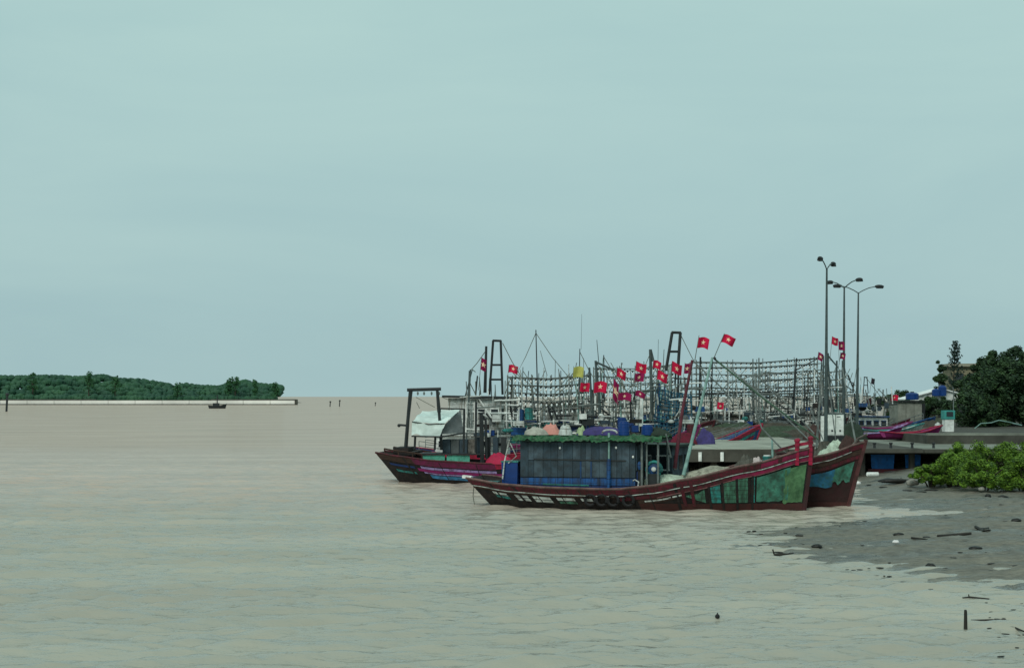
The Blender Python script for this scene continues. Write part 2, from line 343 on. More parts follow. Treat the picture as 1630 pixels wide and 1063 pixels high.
def frange(segs):
    o = []
    for a, b, st in segs:
        v = a
        while v < b - 1e-6: o.append(v); v += st
    o.append(segs[-1][1]); return o
gx = frange([(-12, 4, 2), (4, 34, .17), (34, 60, 1.5), (60, 500, 40)])
gy = frange([(10, 30, 2), (30, 36, .5), (36, 74, .2), (74, 100, .5), (100, 200, 5), (200, 700, 50)])
mb = mk(mm_)
nxg = len(gx)
for y in gy:
    for x in gx: mb.v.append(Vector((x, y, ground_z(x, y))))
for j in range(len(gy) - 1):
    for i in range(nxg - 1):
        a = j * nxg + i; mb.face((a, a + 1, a + nxg + 1, a + nxg))
tag(mb.build('mud_bank', smooth=True), kind='structure')
mb = mk(mm_); mb.quad((-30000, -500, -2.5), (30000, -500, -2.5), (30000, 40000, -2.5), (-30000, 40000, -2.5))
tag(mb.build('ground'), kind='structure')

# ------------------------------------------------------------------ quay
def quay():
    root = empty('quay', (0, 0, 0), 0, 'long grey concrete quay on piles behind the front boats', 'quay')
    x0, x1, y0, y1, zt = 8.6, 58.0, 92.0, 132.0, 1.8
    nx = 12; w = (x1 - x0) / nx
    for j in range(5):
        for i in range(nx):
            if j > 1 and x0 + i * w > 27.0: continue
            a = x0 + i * w + .02; ya = y0 + j * 8 + .02; m = mk(palecon if a < 19 else (concrete if (i * 7 + j * 3) % 3 else concd))
            lift = random.uniform(0, .03)
            m.box((a + w / 2 - .02, ya + 3.98, zt - .15 + lift), (w - .04, 7.96, .3)); m.build('slab', root)
    for i in range(nx):
        a = x0 + i * w; dep = .75 if a + w / 2 < 21 else .2
        m = mk(concd); m.box((a + w / 2, y0 - .12, zt - .02 - dep / 2), (w - .05, .3, dep)); m.build('fascia_beam', root)
    for i in range(17):
        x = x0 + .8 + i * 3.05
        for yy in (y0 + 1, y0 + 7):
            m = mk(concd); m.tube([(x, yy, -2), (x, yy, zt - .3)], .2, 8); m.build('pile', root)
    m = mk(concd); m.box(((x0 + 58) / 2, y0 + 14, -.3), (58 - x0, .4, 3.4)); m.build('light_stop_wall', root)  # added behind the piles to stop light showing through under the deck
    for px in (1114, 1149):
        m = mk(white); p = P(px, 722, 91.7); m.tube([p + Vector((0, -.1, -.45)), p + Vector((0, -.1, .1))], .11, 8); m.build('bollard_fender', root, label='small white fender hanging at the quay edge')
    return root
quay()
for k, px in enumerate((1392, 1418, 1452, 1486)):
    bo = empty('bollard', PZ(px, 93.0, 1.83), 0, ('mooring bollard on the quay edge nearest the bow', 'second mooring bollard from the bow on the quay edge', 'third mooring bollard from the bow on the quay edge', 'mooring bollard farthest from the bow, near the mangroves')[k], 'bollard', 'mooring bollards on the quay edge')
    m = mk(darkm); m.tube([(0, 0, 0), (0, 0, .22), (0, 0, .26), (0, 0, .34)], [.09, .07, .12, .11], 8); m.build('post', bo)
def upper_quay():
    root = empty('raised_quay', (0, 0, 0), 0, 'higher concrete terrace behind the green mangrove bushes', 'terrace')
    for i in range(8):
        m = mk(concd); m.box((27.8 + 6 + i * 12, 128, 1.6), (11.95, 54, 1.6)); m.build('slab', root)
        m = mk(concrete); m.box((27.8 + 6 + i * 12, 101.2, 2.47), (11.9, .35, .16)); m.build('kerb', root)
upper_quay()
mb = mk(M('land_soil', (0.07, 0.065, 0.045), .9, .6, .3, gcol=(.03, .06, .02)))
mb.grid(lambda u, v: (lerp(38 + v * 135, 500, u), lerp(155, 700, v), 2.2 + nz(u * 30, v * 20, 1) * .3), 30, 30)
tag(mb.build('land'), kind='structure')

# ------------------------------------------------------------------ street lamps
def street_lamp(px, D, ztop, rz, lean, label):
    base = PZ(px, D, 1.8)
    root = empty('street_lamp', base, rz, label, 'street lamp', 'tall double armed street lamps on the quay')
    H = ztop - 1.8
    m = mk(polem); m.tube([(0, 0, 0), (0, 0, H * .5), (0, 0, H)], [.13, .10, .06], 8); m.build('pole', root)
    m = mk(concd); m.box((0, 0, .15), (.5, .5, .3)); m.build('plinth', root)
    for s in (-1, 1):
        m = mk(polem); m.tube([(0, 0, H - .05), (s * .35, 0, H + .16), (s * .85, 0, H + .38), (s * 1.4, 0, H + .5)], .04, 6); m.build('arm', root)
        m = mk(darkm); m.ell((s * 1.68, 0, H + .50), (.78, .34, .30), 10, 6); m.box((s * 1.72, 0, H + .40), (.5, .26, .1)); m.build('lamp_head', root, smooth=False)
    root.rotation_euler = (0, lean, rz)
street_lamp(1314.5, 98, 13.3, R(64), R(1.3), 'tallest double armed street lamp, leftmost of the three on the quay')
street_lamp(1342.5, 115, 13.3, R(-62), R(.5), 'middle double armed street lamp with small close heads')
street_lamp(1364, 119, 13.2, R(4), R(.6), 'rightmost street lamp with the widest pair of arms')

# ------------------------------------------------------------------ boats
class Hull:
    def __init__(s, L, B, sheer, draft=.7, bow=.4, stern=1.4, sw=.72, full=.35):
        s.L, s.B, s.sh, s.dr, s.bow, s.st, s.sw, s.full = L, B, sheer, draft, bow, stern, sw, full
    def sheer(s, t): return interp(s.sh, t)
    def pt(s, t, z, side, off=0.0):
        sh = s.sheer(t); u = max(0, min(1.02, (z + s.dr) / (sh + s.dr)))
        xd = -s.L / 2 + s.L * t; xk = -s.L / 2 + s.st + (s.L - s.st - s.bow) * t
        x = lerp(xk, xd, u)
        b = s.B / 2 * interp([(0, s.sw), (.15, .9), (.4, 1), (.62, .97), (.78, .8), (.9, .47), (1, .02)], t)
        p = lerp(s.full, .75, max(0, (t - .6) / .4) ** 1.5)
        y = (b + off * (1 if t < .995 else .5)) * (u ** p if u > 0 else 0) + (0.03 if u <= 0 else 0)
        if off: x += off * max(0, (t - .7)) * 1.5
        return Vector((x, y * side, z))
    def band(s, mb, t0, t1, top, bot, off=.03, sides=(-1, 1), n=None, rows=1):
        n = n or max(3, int((t1 - t0) * 36))
        for sd in sides:
            for k in range(n):
                a, b = lerp(t0, t1, k / n), lerp(t0, t1, (k + 1) / n)
                ta, tb, ba, bb = top(a), top(b), bot(a), bot(b)
                for r in range(rows):
                    z0a, z1a = lerp(ta, ba, r / rows), lerp(ta, ba, (r + 1) / rows)
                    z0b, z1b = lerp(tb, bb, r / rows), lerp(tb, bb, (r + 1) / rows)
                    mb.quad(s.pt(a, z0a, sd, off), s.pt(b, z0b, sd, off), s.pt(b, z1b, sd, off), s.pt(a, z1a, sd, off))
                if off:
                    mb.quad(s.pt(a, ta, sd, -.01), s.pt(b, tb, sd, -.01), s.pt(b, tb, sd, off), s.pt(a, ta, sd, off))
                    mb.quad(s.pt(a, ba, sd, off), s.pt(b, bb, sd, off), s.pt(b, bb, sd, -.01), s.pt(a, ba, sd, -.01))
def build_hull(root, h, hullm, bands, railm, deckm=greywood, stemm=None, transm=None, nrows=6, deckdrop=.45, posts=0, postm=black, sides=(-1, 1)):
    m = mk(hullm); n = 30
    for sd in (-1, 1):
        for k in range(n):
            a, b = k / n, (k + 1) / n
            for r in range(nrows):
                za0, za1 = lerp(-h.dr, h.sheer(a), r / nrows), lerp(-h.dr, h.sheer(a), (r + 1) / nrows)
                zb0, zb1 = lerp(-h.dr, h.sheer(b), r / nrows), lerp(-h.dr, h.sheer(b), (r + 1) / nrows)
                m.quad(h.pt(a, za0, sd), h.pt(b, zb0, sd), h.pt(b, zb1, sd), h.pt(a, za1, sd))
    m.build('hull', root)
    m = mk(transm or hullm)
    for r in range(nrows):
        z0, z1 = lerp(-h.dr, h.sheer(0), r / nrows), lerp(-h.dr, h.sheer(0), (r + 1) / nrows)
        m.quad(h.pt(0, z0, -1), h.pt(0, z0, 1), h.pt(0, z1, 1), h.pt(0, z1, -1))
    m.build('transom', root)
    m = mk(deckm)
    for k in range(n):
        a, b = k / n, (k + 1) / n
        za, zb = h.sheer(a) - deckdrop, h.sheer(b) - deckdrop
        m.quad(h.pt(a, za, -1), h.pt(b, zb, -1), h.pt(b, zb, 1), h.pt(a, za, 1))
    m.build('deck', root)
    for (mt, t0, t1, top, bot, off) in bands:
        f = lambda v: (v if callable(v) else (lambda t, v=v: h.sheer(t) - v))
        for sd in (-1, 1): m = mk(mt); h.band(m, t0, t1, f(top), f(bot), off, sides=(sd,)); m.build('strake', root)
    for sd in (-1, 1):
        m = mk(railm)
        m.tube([h.pt(k / 30, h.sheer(k / 30) + .02, sd, .02) for k in range(31)], .055, 5); m.build('gunwale', root)
    m = mk(stemm or railm)
    top = h.pt(1, h.sheer(1), 1); top.y = 0
    pts = [Vector((h.pt(1, z, 1).x + .04, 0, z)) for z in [lerp(-h.dr, h.sheer(1) + .12, i / 6) for i in range(7)]]
    pts[-1].x = pts[-2].x + (pts[-2].x - pts[-3].x)
    m.tube(pts, .10, 6); m.build('stem_post', root)
    for k in range(posts):
        t = (k + .5) / posts * .62 + .03 + random.uniform(-.01, .01); w = random.choice((.0035, .006, .009))
        for sd in (-1, 1): m = mk(postm); h.band(m, t, t + w, lambda q: h.sheer(q) - .08, lambda q: .02, .055, n=1, rows=3, sides=(sd,)); m.build('rubbing_post', root)

def place(name, px, D, yaw, label, cat='fishing boat', group=None, z=0):
    return empty(name, PZ(px, D, z), R(yaw), label, cat, group)
def pole(root, I, pts, r, mt, name='mast', n=6, label=None):   # pts in world space
    m = mk(mt); m.tube([I @ Vector(p) for p in pts], r, n); return m.build(name, root, label=label)
def lumps(mb, c, d, amp=.35, seed=0, nu=36, nv=14):
    c = Vector(c)
    def f(u, v):
        t = u * 2 * math.pi; rr = v
        hgt = math.sqrt(max(0, 1 - rr * rr)) if rr < 1 else 0
        w = 1 + amp * nz(math.cos(t) * 1.3 + seed, math.sin(t) * 1.3, rr * 2)
        X_, Y_ = math.cos(t) * rr, math.sin(t) * rr
        zz = (hgt ** 1.3) * (1 + amp * 1.2 * nz(X_ * 2.5 + seed, Y_ * 2.5, seed)) + amp * .5 * (1 - rr) * nz(X_ * 9 + seed, Y_ * 7, 2) + amp * .35 * (1 - rr ** 3) * abs(nz(X_ * 16, Y_ * 12 + seed, 5))
        return c + Vector((d[0] / 2 * rr * math.cos(t) * w, d[1] / 2 * rr * math.sin(t) * w, d[2] * zz))
    mb.grid(f, nu, nv)
def heap(name, loc, d, mt, label, cat, group=None, seed=0, rz=0, amp=.3):
    m = mk(mt); lumps(m, (0, 0, 0), d, amp, seed); o = m.build(name, smooth=True); o.location = loc; o.rotation_euler = (0, 0, rz)
    return tag(o, label, cat, group)

FLAGG = 'red flags with a yellow star flying over the boats'
def flag(px, py, w, D, label, faded=False, dirn=1, polebase=None, droop=None, col=None, star=True, seed=0, h=None):
    """px,py: the middle of the cloth, w its width in photo pixels; the staff runs along the hoist"""
    droop = (.02 + .2 * ((seed * 37) % 10) / 10) if droop is None else droop
    sc = D / FPX; W = w * sc; H = (h * sc if h else W * .82)
    c = P(px, py, D)
    ho = c + Vector((-dirn * W / 2, 0, 0))
    if polebase: pb = P(polebase[0], polebase[1], D)
    else: pb = ho + Vector((-dirn * .15, 0, -H * 2.2))
    ax = (ho - pb).normalized()
    topp = ho + ax * (H / 2)
    root = empty('flag', pb, 0, label, 'flag', FLAGG if star else None)
    o = Vector(pb)
    m = mk(greypole); m.tube([(0, 0, 0), topp - o + ax * .06], [.022, .014], 5); m.build('staff', root)
    ph = seed * 1.7
    def surf(u, v, off=0):
        b = topp - ax * (H * v) - o
        along = Vector((dirn * math.cos(R(12)), math.sin(R(8 + (seed * 53) % 22)), 0)).normalized()
        wave = math.sin(u * 6.0 + ph + v * .8) * .13 * W * (.25 + u)
        sag = -droop * W * u - .10 * W * u * u * (1 + math.sin(ph))+ .07 * W * math.sin(u * 5 + ph)
        return b + along * (W * u * (1 - .25 * droop)) + Vector((0, wave + off, sag))
    cm = col or (flagfade if faded else flagred)
    m = mk(cm); m.grid(lambda u, v: surf(u, v), 12, 8); m.build('cloth', root, smooth=True)
    if star:
        for sgn in (-1, 1):
            m = mk(staryel)
            rr = H * .26
            pts = []
            for k in range(10):
                r = rr if k % 2 == 0 else rr * .42; t = math.pi / 2 + k * math.pi / 5
                pts.append((.5 + r * math.cos(t) / W, .5 - r * math.sin(t) / H))
            n0 = len(m.v); m.v.append(surf(.5, .5, sgn * .03)); m.v += [surf(u, v, sgn * .03) for u, v in pts]
            for k in range(10): m.face((n0, n0 + 1 + k, n0 + 1 + (k + 1) % 10))
            m.build('star', root)
    return root

def light_rack(root, I, x0, x1, rows, D, nb, dy=3.0, mt=greypole, posts=(0, 1)):
    """rows: (y_left, y_right) photo heights at distance D; two parallel banks of lamps dy metres apart"""
    for q in (0, 1):
        m = mk(mt); mb2 = mk(bulb); mb2.mat(darkm)
        Dq = D + q * dy
        for (ya, yb) in rows:
            a, b = P(x0, ya, D), P(x1, yb, D); a.y = b.y = Dq
            mid = (a + b) / 2 + Vector((0, 0, -.16 - .22 * random.random()))
            pts = [a, a.lerp(mid, .5) , mid, mid.lerp(b, .5), b]
            m.tube([I @ p for p in pts], .045, 5)
            for k in range(nb):
                t = (k + .5) / nb; p = a.lerp(mid, t * 2) if t < .5 else mid.lerp(b, t * 2 - 1)
                if random.random() < .12: continue
                lp = I @ p
                mb2.mat(darkm); mb2.tube([lp + Vector((0, 0, -.03)), lp + Vector((0, 0, -.17))], .055, 5)
                mb2.mat(bulb); mb2.ell(lp + Vector((0, 0, -.27)), (.15, .15, .24), 6, 4)
        for tt in (.06, .3, .53, .77, .95):
            ys_ = [lerp(r[0], r[1], tt) for r in rows]; aa, bb_ = P(lerp(x0, x1, tt), min(ys_) - 2, D), P(lerp(x0, x1, tt), max(ys_) + 8, D); aa.y = bb_.y = Dq
            m.tube([I @ aa, I @ bb_], .035, 4)
        m.build('light_rack', root)
        tag(mb2.build('lamp_string', root), kind='stuff')
    ytop = min(r[0] for r in rows); ybot = max(r[0] for r in rows)
    for t in posts:
        for q in (0, 1):
            i0 = 0 if t < .5 else 1
            a = P(lerp(x0, x1, t), lerp(min(r[0] for r in rows), min(r[1] for r in rows), t) - 3, D); b = Vector((a.x, a.y, 1.2)); a.y = b.y = D + q * dy
            pole(root, I, [b, a], [.09, .06], mt, 'rack_post')

def wheelhouse(root, x, y0, w, l, z0, z1, wallm, roofm, nwin=4, eave=.25, winz=(.5, .8), trimm=None, roofth=.1):
    """box of wall panels with framed panes; centre x,y0, l along x, w along y"""
    hh = z1 - z0
    m = mk(wallm)
    m.box((x, y0, (z0 + z1) / 2), (l, w, hh)); m.build('wall', root)
    m = mk(roofm); m.box((x, y0, z1 + roofth / 2 + .003), (l + eave * 2, w + eave * 2, roofth), ry=R(1)); m.build('roof', root)
    for sd in (-1, 1):
        for k in range(nwin):
            ww = l / nwin * .6; cx = x - l / 2 + (k + .5) * l / nwin
            f = mk(trimm or white); zc = z0 + hh * (winz[0] + winz[1]) / 2; zh = hh * (winz[1] - winz[0])
            yy = y0 + sd * (w / 2 + .02)
            for (dx, dz, bx, bz) in ((0, zh / 2, ww + .1, .06), (0, -zh / 2, ww + .1, .06), (-ww / 2, 0, .06, zh), (ww / 2, 0, .06, zh)):
                f.box((cx + dx, yy, zc + dz), (bx, .05, bz))
            fo = f.build('window', root)
            g_ = mk(glass); g_.box((cx, yy - sd * .003, zc), (ww - .05, .02, zh - .05)); g_.build('pane', fo)
    for k in range(3):
        ww = w / 3 * .65; cy = y0 - w / 2 + (k + .5) * w / 3; zc = z0 + hh * (winz[0] + winz[1]) / 2; zh = hh * (winz[1] - winz[0])
        g_ = mk(glass); g_.box((x + l / 2 + .01, cy, zc), (.03, ww, zh)); g_.build('front_pane', root)

def rails(root, h, t0, t1, ht, mt, step=.06, rows=2):
    m = mk(mt)
    for sd in (-1, 1):
        t = t0; ps = []
        while t <= t1 + 1e-6:
            a = h.pt(t, h.sheer(t), sd); b = a + Vector((0, 0, ht)); m.tube([a, b], .022, 4); ps.append((a, b)); t += step
        for r in range(1, rows + 1):
            m.tube([a.lerp(b, r / rows) for a, b in ps], .022, 4)
    m.build('railing', root)

# ---- boat 1: the long boat in front -------------------------------------------------
A1 = -15.0
bx0, by0 = P(755, 762, 69.6), P(1292, 708, 66.2)
c1 = Vector(((bx0.x + by0.x) / 2, (69.6 + 66.2) / 2, 0))
A1 = math.degrees(math.atan2(66.2 - 69.6, by0.x - bx0.x))
L1 = math.hypot(by0.x - bx0.x, 3.4)
front = empty('fishing_boat', c1, R(A1), 'long low wooden fishing boat in front, maroon rail, green panels and slate cabin', 'fishing boat')
I1 = inv(front)
SH1 = [(0, 1.30), (.12, 1.06), (.25, .95), (.45, .92), (.55, 1.08), (.65, 1.38), (.83, 2.03), (1, 2.72)]
h1 = Hull(L1, 4.2, SH1, bow=.45, stern=1.7, sw=.7)
redline = lambda t: .20
build_hull(front, h1, black, [
    (maroon, 0, 1, .03, .26, .05),
    (brown, 0, .45, .26, .42, .03),
    (offwhite, 0, 1, .285, .325, .06),
    (maroon, .45, 1, .36, .52, .04),
    (brown, .5, .64, .54, .74, .03),
    (M('salmon_line', (.24, .11, .11), .7, .6, 5), .56, 1, .50, .535, .06), (M('bright_magenta_rail', (.24, .012, .06), .6, .7, 4), .78, 1, .36, .50, .055), (M('bright_magenta_rail', (.24, .012, .06)), .86, .99, .05, .24, .06),
    (M('waterline_red', (.06, .018, .016), .7, .5, 3), .5, 1, lambda t: .32, lambda t: -.1, .035),
], M('rail_cap', (.16, .10, .09), .8, .6, 4), stemm=M('dark_stem', (.05, .015, .018), .7, .6, 4), posts=9)
def side_panel(h, root, t0, t1, top, bot, mt, off=.045, n=None, name='side_panel', sides=(-1, 1), label=None):
    for sd in sides: m = mk(mt); h.band(m, t0, t1, top, bot, off, sides=(sd,), n=n, rows=2); m.build(name, root, label=label)
# painted boards between the rubbing posts (stern: pale; forward: green)
for (t0, t1, mt) in ((.055, .10, tealp), (.125, .165, offwhite), (.18, .235, offwhite), (.255, .31, greenp), (.33, .365, brown)):
    side_panel(h1, front, t0, t1, lambda t: h1.sheer(t) - .44, lambda t: h1.sheer(t) - .56, offwhite, .05)
    side_panel(h1, front, t0, t1, lambda t: h1.sheer(t) - .59, lambda t: h1.sheer(t) - .70, mt, .05)
for (t0, t1) in ((.52, .60), (.605, .64)):
    side_panel(h1, front, t0, t1, lambda t: h1.sheer(t) - .60, lambda t: h1.sheer(t) - .66, offwhite, .05)
for i, (t0, t1) in enumerate(((.645, .70), (.715, .745), (.75, .79), (.795, .825), (.835, .845))):
    side_panel(h1, front, t0, t1, lambda t: h1.sheer(t) - .56 - .12 * (t < .7), lambda t: max(.36, .36 + .3 * (.70 - t) / .06 * (t < .70)) , (greenp, tealp, greenp, greenp, tealp)[i], .05)
tarpgr = M('green_tarpaulin', (0.045, 0.17, 0.12), .6, .85, 4, gcol=(.03, .045, .03), bump=.7, bscale=5, var=.6)
def wr_tarp(h, root, t0, t1, dtop, zbot, mt, name, seed, label=None):
    for sd in (-1, 1):
        m = mk(mt)
        def f(u, v):
            t = lerp(t0, t1, u); zt = h.sheer(t) - dtop; zb = zbot + .16 * nz(u * 4, seed, 2)
            z = lerp(zt, zb, v); off = .06 + .05 * abs(nz(u * 9 + seed, v * 4 + u * 6, 1)) * (1 if v > .05 else .2)
            return h.pt(t, z, sd, off)
        m.grid(f, 26, 10); m.build(name, root, smooth=True, label=label)
wr_tarp(h1, front, .85, .945, .60, .42, tarpgr, 'tarpaulin', 3, 'crumpled green tarpaulin over the bow planks')
wr_tarp(h1, front, .93, .99, .66, .36, M('lime_tarp', (.09, .20, .09), .6, .7, 3, gcol=(.02, .07, .03), bump=.7, bscale=5, var=.4), 'tarpaulin', 9)
# rubbing timbers near the bow
for t in (.71, .748, .79, .835): 
    [(h1.band(m, t, t + .007, lambda q: h1.sheer(q) - .5, lambda q: .05, .07, n=1, rows=3, sides=(sd,)), m.build('rubbing_post', front)) for sd in (-1, 1) for m in (mk(black),)]
for t in (.633, .66):
    [(h1.band(m, t, t + .01, lambda q: h1.sheer(q) - .05, lambda q: .2, .07, n=1, rows=3, sides=(sd,)), m.build('rubbing_post', front)) for sd in (-1, 1) for m in (mk(maroon),)]
# tyres against the hull
for t in (.36, .395, .43, .475):
    p = h1.pt(t, .45, -1, .14); m = mk(rubber)
    ring = [p + Vector((math.cos(a) * .23, -.03, math.sin(a) * .23)) for a in [k * math.pi / 7 for k in range(15)]]
    m.tube(ring, .07, 6, caps=False)
    o = m.build('tyre_fender', front)
# bitts (crimson) at the bow
for (dx, zz) in ((-.62, 3.02), (-.05, 3.12)):
    for sd in (-1, 1):
        m = mk(crimson); p = h1.pt(1 + dx / L1 - .004, 2.3, sd); m.tube([(L1 / 2 + dx, p.y * .9, 2.0), (L1 / 2 + dx, p.y * .9, zz)], .10, 6)
        m.ell((L1 / 2 + dx, p.y * .9, zz + .05), (.26, .26, .2)); m.build('bitt', front)
m = mk(crimson); m.box((L1 / 2 - .35, 0, 2.92), (.85, .16, .14), ry=R(-12)); m.build('bow_beam', front)
m = mk(maroon); m.box((L1 / 2 - 1.15, 0, 2.72), (.9, .5, .12), ry=R(-16)); m.build('bow_hatch', front)

# cabin
def loc1(px, py, D): return I1 @ P(px, py, D)
ca, cb = loc1(826, 770, 67.2).x, loc1(1013, 770, 66.6).x
cyn = -1.55; cyf = 1.45; z0c, z1c = .55, 2.98
cabw = cb - ca
# wall panels near side: columns split in upper/lower boards
def vpanel(x0, x1, z0, z1, y, mt, name='wall_panel', th=.05):
    m = mk(mt); m.box(((x0 + x1) / 2, y, (z0 + z1) / 2), (x1 - x0 - .014, th, z1 - z0 - .012)); return m.build(name, front)
m = mk(M('cabin_core', (.02, .026, .03), .9, .3, 3)); m.box(((ca + cb) / 2, (cyn + cyf) / 2, (z0c + z1c) / 2), (cabw, cyf - cyn, z1c - z0c)); m.build('cabin_frame', front)
cols = [0, .07, .12, .20, .27, .33, .38, .46, .53, .57, .62, .69, .76, .84, .885, .95, 1.0]
for i in range(len(cols) - 1):
    x0, x1 = ca + cabw * cols[i], ca + cabw * cols[i + 1]
    for sd, y in ((-1, cyn - .03), (1, cyf + .03)):
        yb = y + sd * random.uniform(0, .025); zs = 2.19 + random.uniform(-.03, .03)
        if i in (0, 2, 3, 14, 15): vpanel(x0, x1, 1.42, 2.98, yb, (slate, slate2, tarpg)[(i * 5) % 3])
        else:
            vpanel(x0, x1, zs, 2.98, yb, (slate, slate2)[(i * 3) % 2]); vpanel(x0, x1, 1.42, zs - .02, y + sd * random.uniform(0, .03), slate2 if i in (8, 9, 10, 11, 12) else slate)
        vpanel(x0, x1, 1.08, 1.40, y + sd * .02, bluep, 'sill_board')
        vpanel(x0, x1, .78, 1.06, y, navy, 'sill_board')
for sd, y in ((-1, cyn - .07), (1, cyf + .07)):
    m = mk(darkm); m.box((ca + cabw * .52, y, 2.19), (cabw * .80, .07, .06), ry=R(.6)); m.build('batten', front)
    m = mk(tealp); m.box((ca + cabw * .40, y - .01 * sd, 1.09), (cabw * .40, .06, .06), ry=R(1)); m.build('batten', front)
    for k in (.53, .62, .76):
        m = mk(M('blue_jamb', (.012, .05, .13), .7, .4, 4)); m.box((ca + cabw * k, y, 1.75), (.07, .05, .75)); m.build('jamb', front)
# front wall panels of the cabin
for k in range(4):
    yy = cyn + (k + .5) * (cyf - cyn) / 4
    m = mk(slate2 if k % 2 else slate); m.box((cb + .03, yy, 2.3), (.05, .7, 1.1)); m.build('wall_panel', front)
m = mk(navy); m.box((cb + .05, 0, 1.3), (.06, 2.9, .8)); m.build('sill_board', front)
# roof slab and hanging green net
ra, rb = ca - .25, loc1(1055, 700, 66.4).x
m = mk(M('roof_board', (.02, .045, .035), .8, .5, 3)); m.box(((ra + rb) / 2, -.05, 3.07), (rb - ra, 3.7, .12)); m.build('roof', front)
m = mk(greennet)
def rn(u, v):
    x = lerp(ra - .05, rb + .05, u); y = lerp(-2.02, 1.95, v)
    edge = max(0, 1 - min(v, 1 - v) / .05)
    z = 3.20 + .10 * abs(nz(x * 1.6, y * 1.5, 4)) + .10 * nz(x * 5, y * 4, 9) - edge * (.16 + .13 * abs(nz(x * 5.3, 5, v * 3)) + .06 * nz(x * 1.1, 2, v))
    return (x, y + .05 * nz(x * 4, v * 3, 8), z)
m.grid(rn, 150, 30); m.build('roof_net', front, smooth=True)
for k in range(5):
    x = lerp(cb + .2, rb - .15, k / 4) if k else rb - .12
m = mk(greypole)
for x in (rb - .15,):
    for y in (-1.7, 1.6):
        m.tube([(x, y, .7), (x, y, 3.02)], .05, 6)
m.build('roof_support', front)
for (x, y, r, mt) in ((cb + .28, -1.6, .05, greypole), (cb + .5, -1.6, .04, greypole)):
    m = mk(mt); m.tube([(x, y, .6), (x, y, 3.02)], r, 6); m.build('roof_support', front)
# pale post at 968 with white cap ring over the roof
pp = loc1(968, 700, 66.2)
m = mk(palepole); m.tube([(pp.x, -1.75, 2.25), (pp.x, -1.75, 3.40)], .05, 7); m.build('awning_post', front)
m = mk(bluep); m.tube([(pp.x - .02, -1.76, .9), (pp.x, -1.75, 2.26)], .08, 7); m.build('awning_post', front, label='blue lower half of the post on the cabin side')
m = mk(offwhite); m.tube([(pp.x + .34 * math.cos(a) + .02, -1.7, 3.38 + .16 * math.sin(a)) for a in [math.pi * k / 8 for k in range(9)]], .045, 6); m.build('roof_hoop', front)
for x, z in ((loc1(884, 710, 66).x, 2.72), (loc1(978, 710, 66).x, 2.75), (loc1(1006, 724, 66).x, 2.35)):
    m = mk(white); m.ell((x, cyn - .1, z), (.1, .08, .12)); m.build('cabin_lamp', front)
# teal fan-like reel and stand by the cabin front
rx = loc1(1040, 748, 66.2)
m = mk(tealp)
cR = Vector((rx.x, -1.35, rx.z + .03))
m.tube([cR + Vector((math.cos(a) * .33, 0, math.sin(a) * .33)) for a in [k * math.pi / 10 for k in range(21)]], .07, 7, caps=False)
reel = m.build('winch_reel', front, smooth=True)
m = mk(bluep); m.ell(cR + Vector((0, .04, 0)), (.56, .12, .56), 14, 6); m.build('drum', reel)
m = mk(white); m.ell(cR + Vector((0, -.08, 0)), (.22, .16, .22), 10, 6); m.build('hub', reel)
m = mk(darkm); m.box((cR.x, -1.3, cR.z - .55), (.5, .3, .7)); m.build('winch_stand', front)
m = mk(darkm); m.box((cR.x - .75, -1.0, 1.5), (.5, .8, 1.3)); m.box((cR.x - .35, -.6, 1.9), (.25, .3, .9)); m.build('engine_casing', front)
m = mk(bluep); m.ell((cR.x - .62, -1.5, 1.95), (.2, .2, .4)); m.build('hanging_lamp', front)
m = mk(offwhite); m.tube([(cb + .1, cyn - .1, .9), (cb + .15, cyn - .1, 1.25), (cb - .02, cyn - .1, 1.35), (cb - .1, cyn - .1, 1.3)], .035, 6); m.build('exhaust_pipe', front)
# booms and rigging of the front boat
def wp(*a): return [P(x, y, D) for x, y, D in a]
pole(front, I1, wp((1088, 756, 66.5), (1111, 662, 66.9), (1134, 569, 67.2)), [.085, .07, .05], palepole, 'boom', 8, 'pale teal boom leaning right')
pole(front, I1, wp((1074, 745, 68.2), (1086, 655, 68.2), (1102, 573, 68.2)), [.09, .075, .06], redpole, 'boom', 8, 'dull red upright spar')
pole(front, I1, wp((1136, 571, 67.2), (1139, 569, 67.2)), .07, darkm, 'block')
pole(front, I1, wp((1137, 571, 67.3), (1215, 634, 67), (1303, 699, 66.6)), .045, greenpole, 'stay_spar', 6)
pole(front, I1, wp((1104, 575, 68), (1150, 618, 67.6), (1168, 643, 67.5)), .03, greypole, 'stay_rope', 5)
pole(front, I1, wp((1203, 594, 67.5), (1204, 660, 67.3), (1213, 682, 67.2), (1254, 724, 67)), .04, greypole, 'derrick_leg', 6)
pole(front, I1, wp((1202, 595, 67.5), (1228, 620, 67.5), (1252, 642, 67.4), (1296, 690, 67)), .035, greypole, 'derrick_leg', 6)
pole(front, I1, wp((1203, 596, 67.5), (1160, 610, 67.4), (1128, 640, 67.4)), .025, greypole, 'stay_rope', 5)
pole(front, I1, wp((1285, 688, 66.3), (1291, 712, 66.3)), .05, greywood, 'samson_post')
pole(front, I1, wp((1236, 722, 67), (1262, 722, 66.7), (1288, 712, 66.5)), .05, redpole, 'bow_rail')
pole(front, I1, wp((1229, 700, 67.8), (1230, 738, 67.5)), .05, palepole, 'samson_post')
pole(front, I1, wp((1060, 690, 67.2), (1068, 728, 67.2)), .04, greypole, 'samson_post')
pole(front, I1, wp((811, 700, 67.8), (803, 735, 67.8), (800, 762, 67.8)), .035, offwhite, 'aft_stay')
pole(front, I1, wp((812, 705, 67.8), (822, 726, 67.8), (809, 737, 67.8)), .03, offwhite, 'aft_stay')
pole(front, I1, wp((755, 764, 69.0), (753, 790, 69.0), (757, 812, 69.2)), .018, rope, 'mooring_rope')
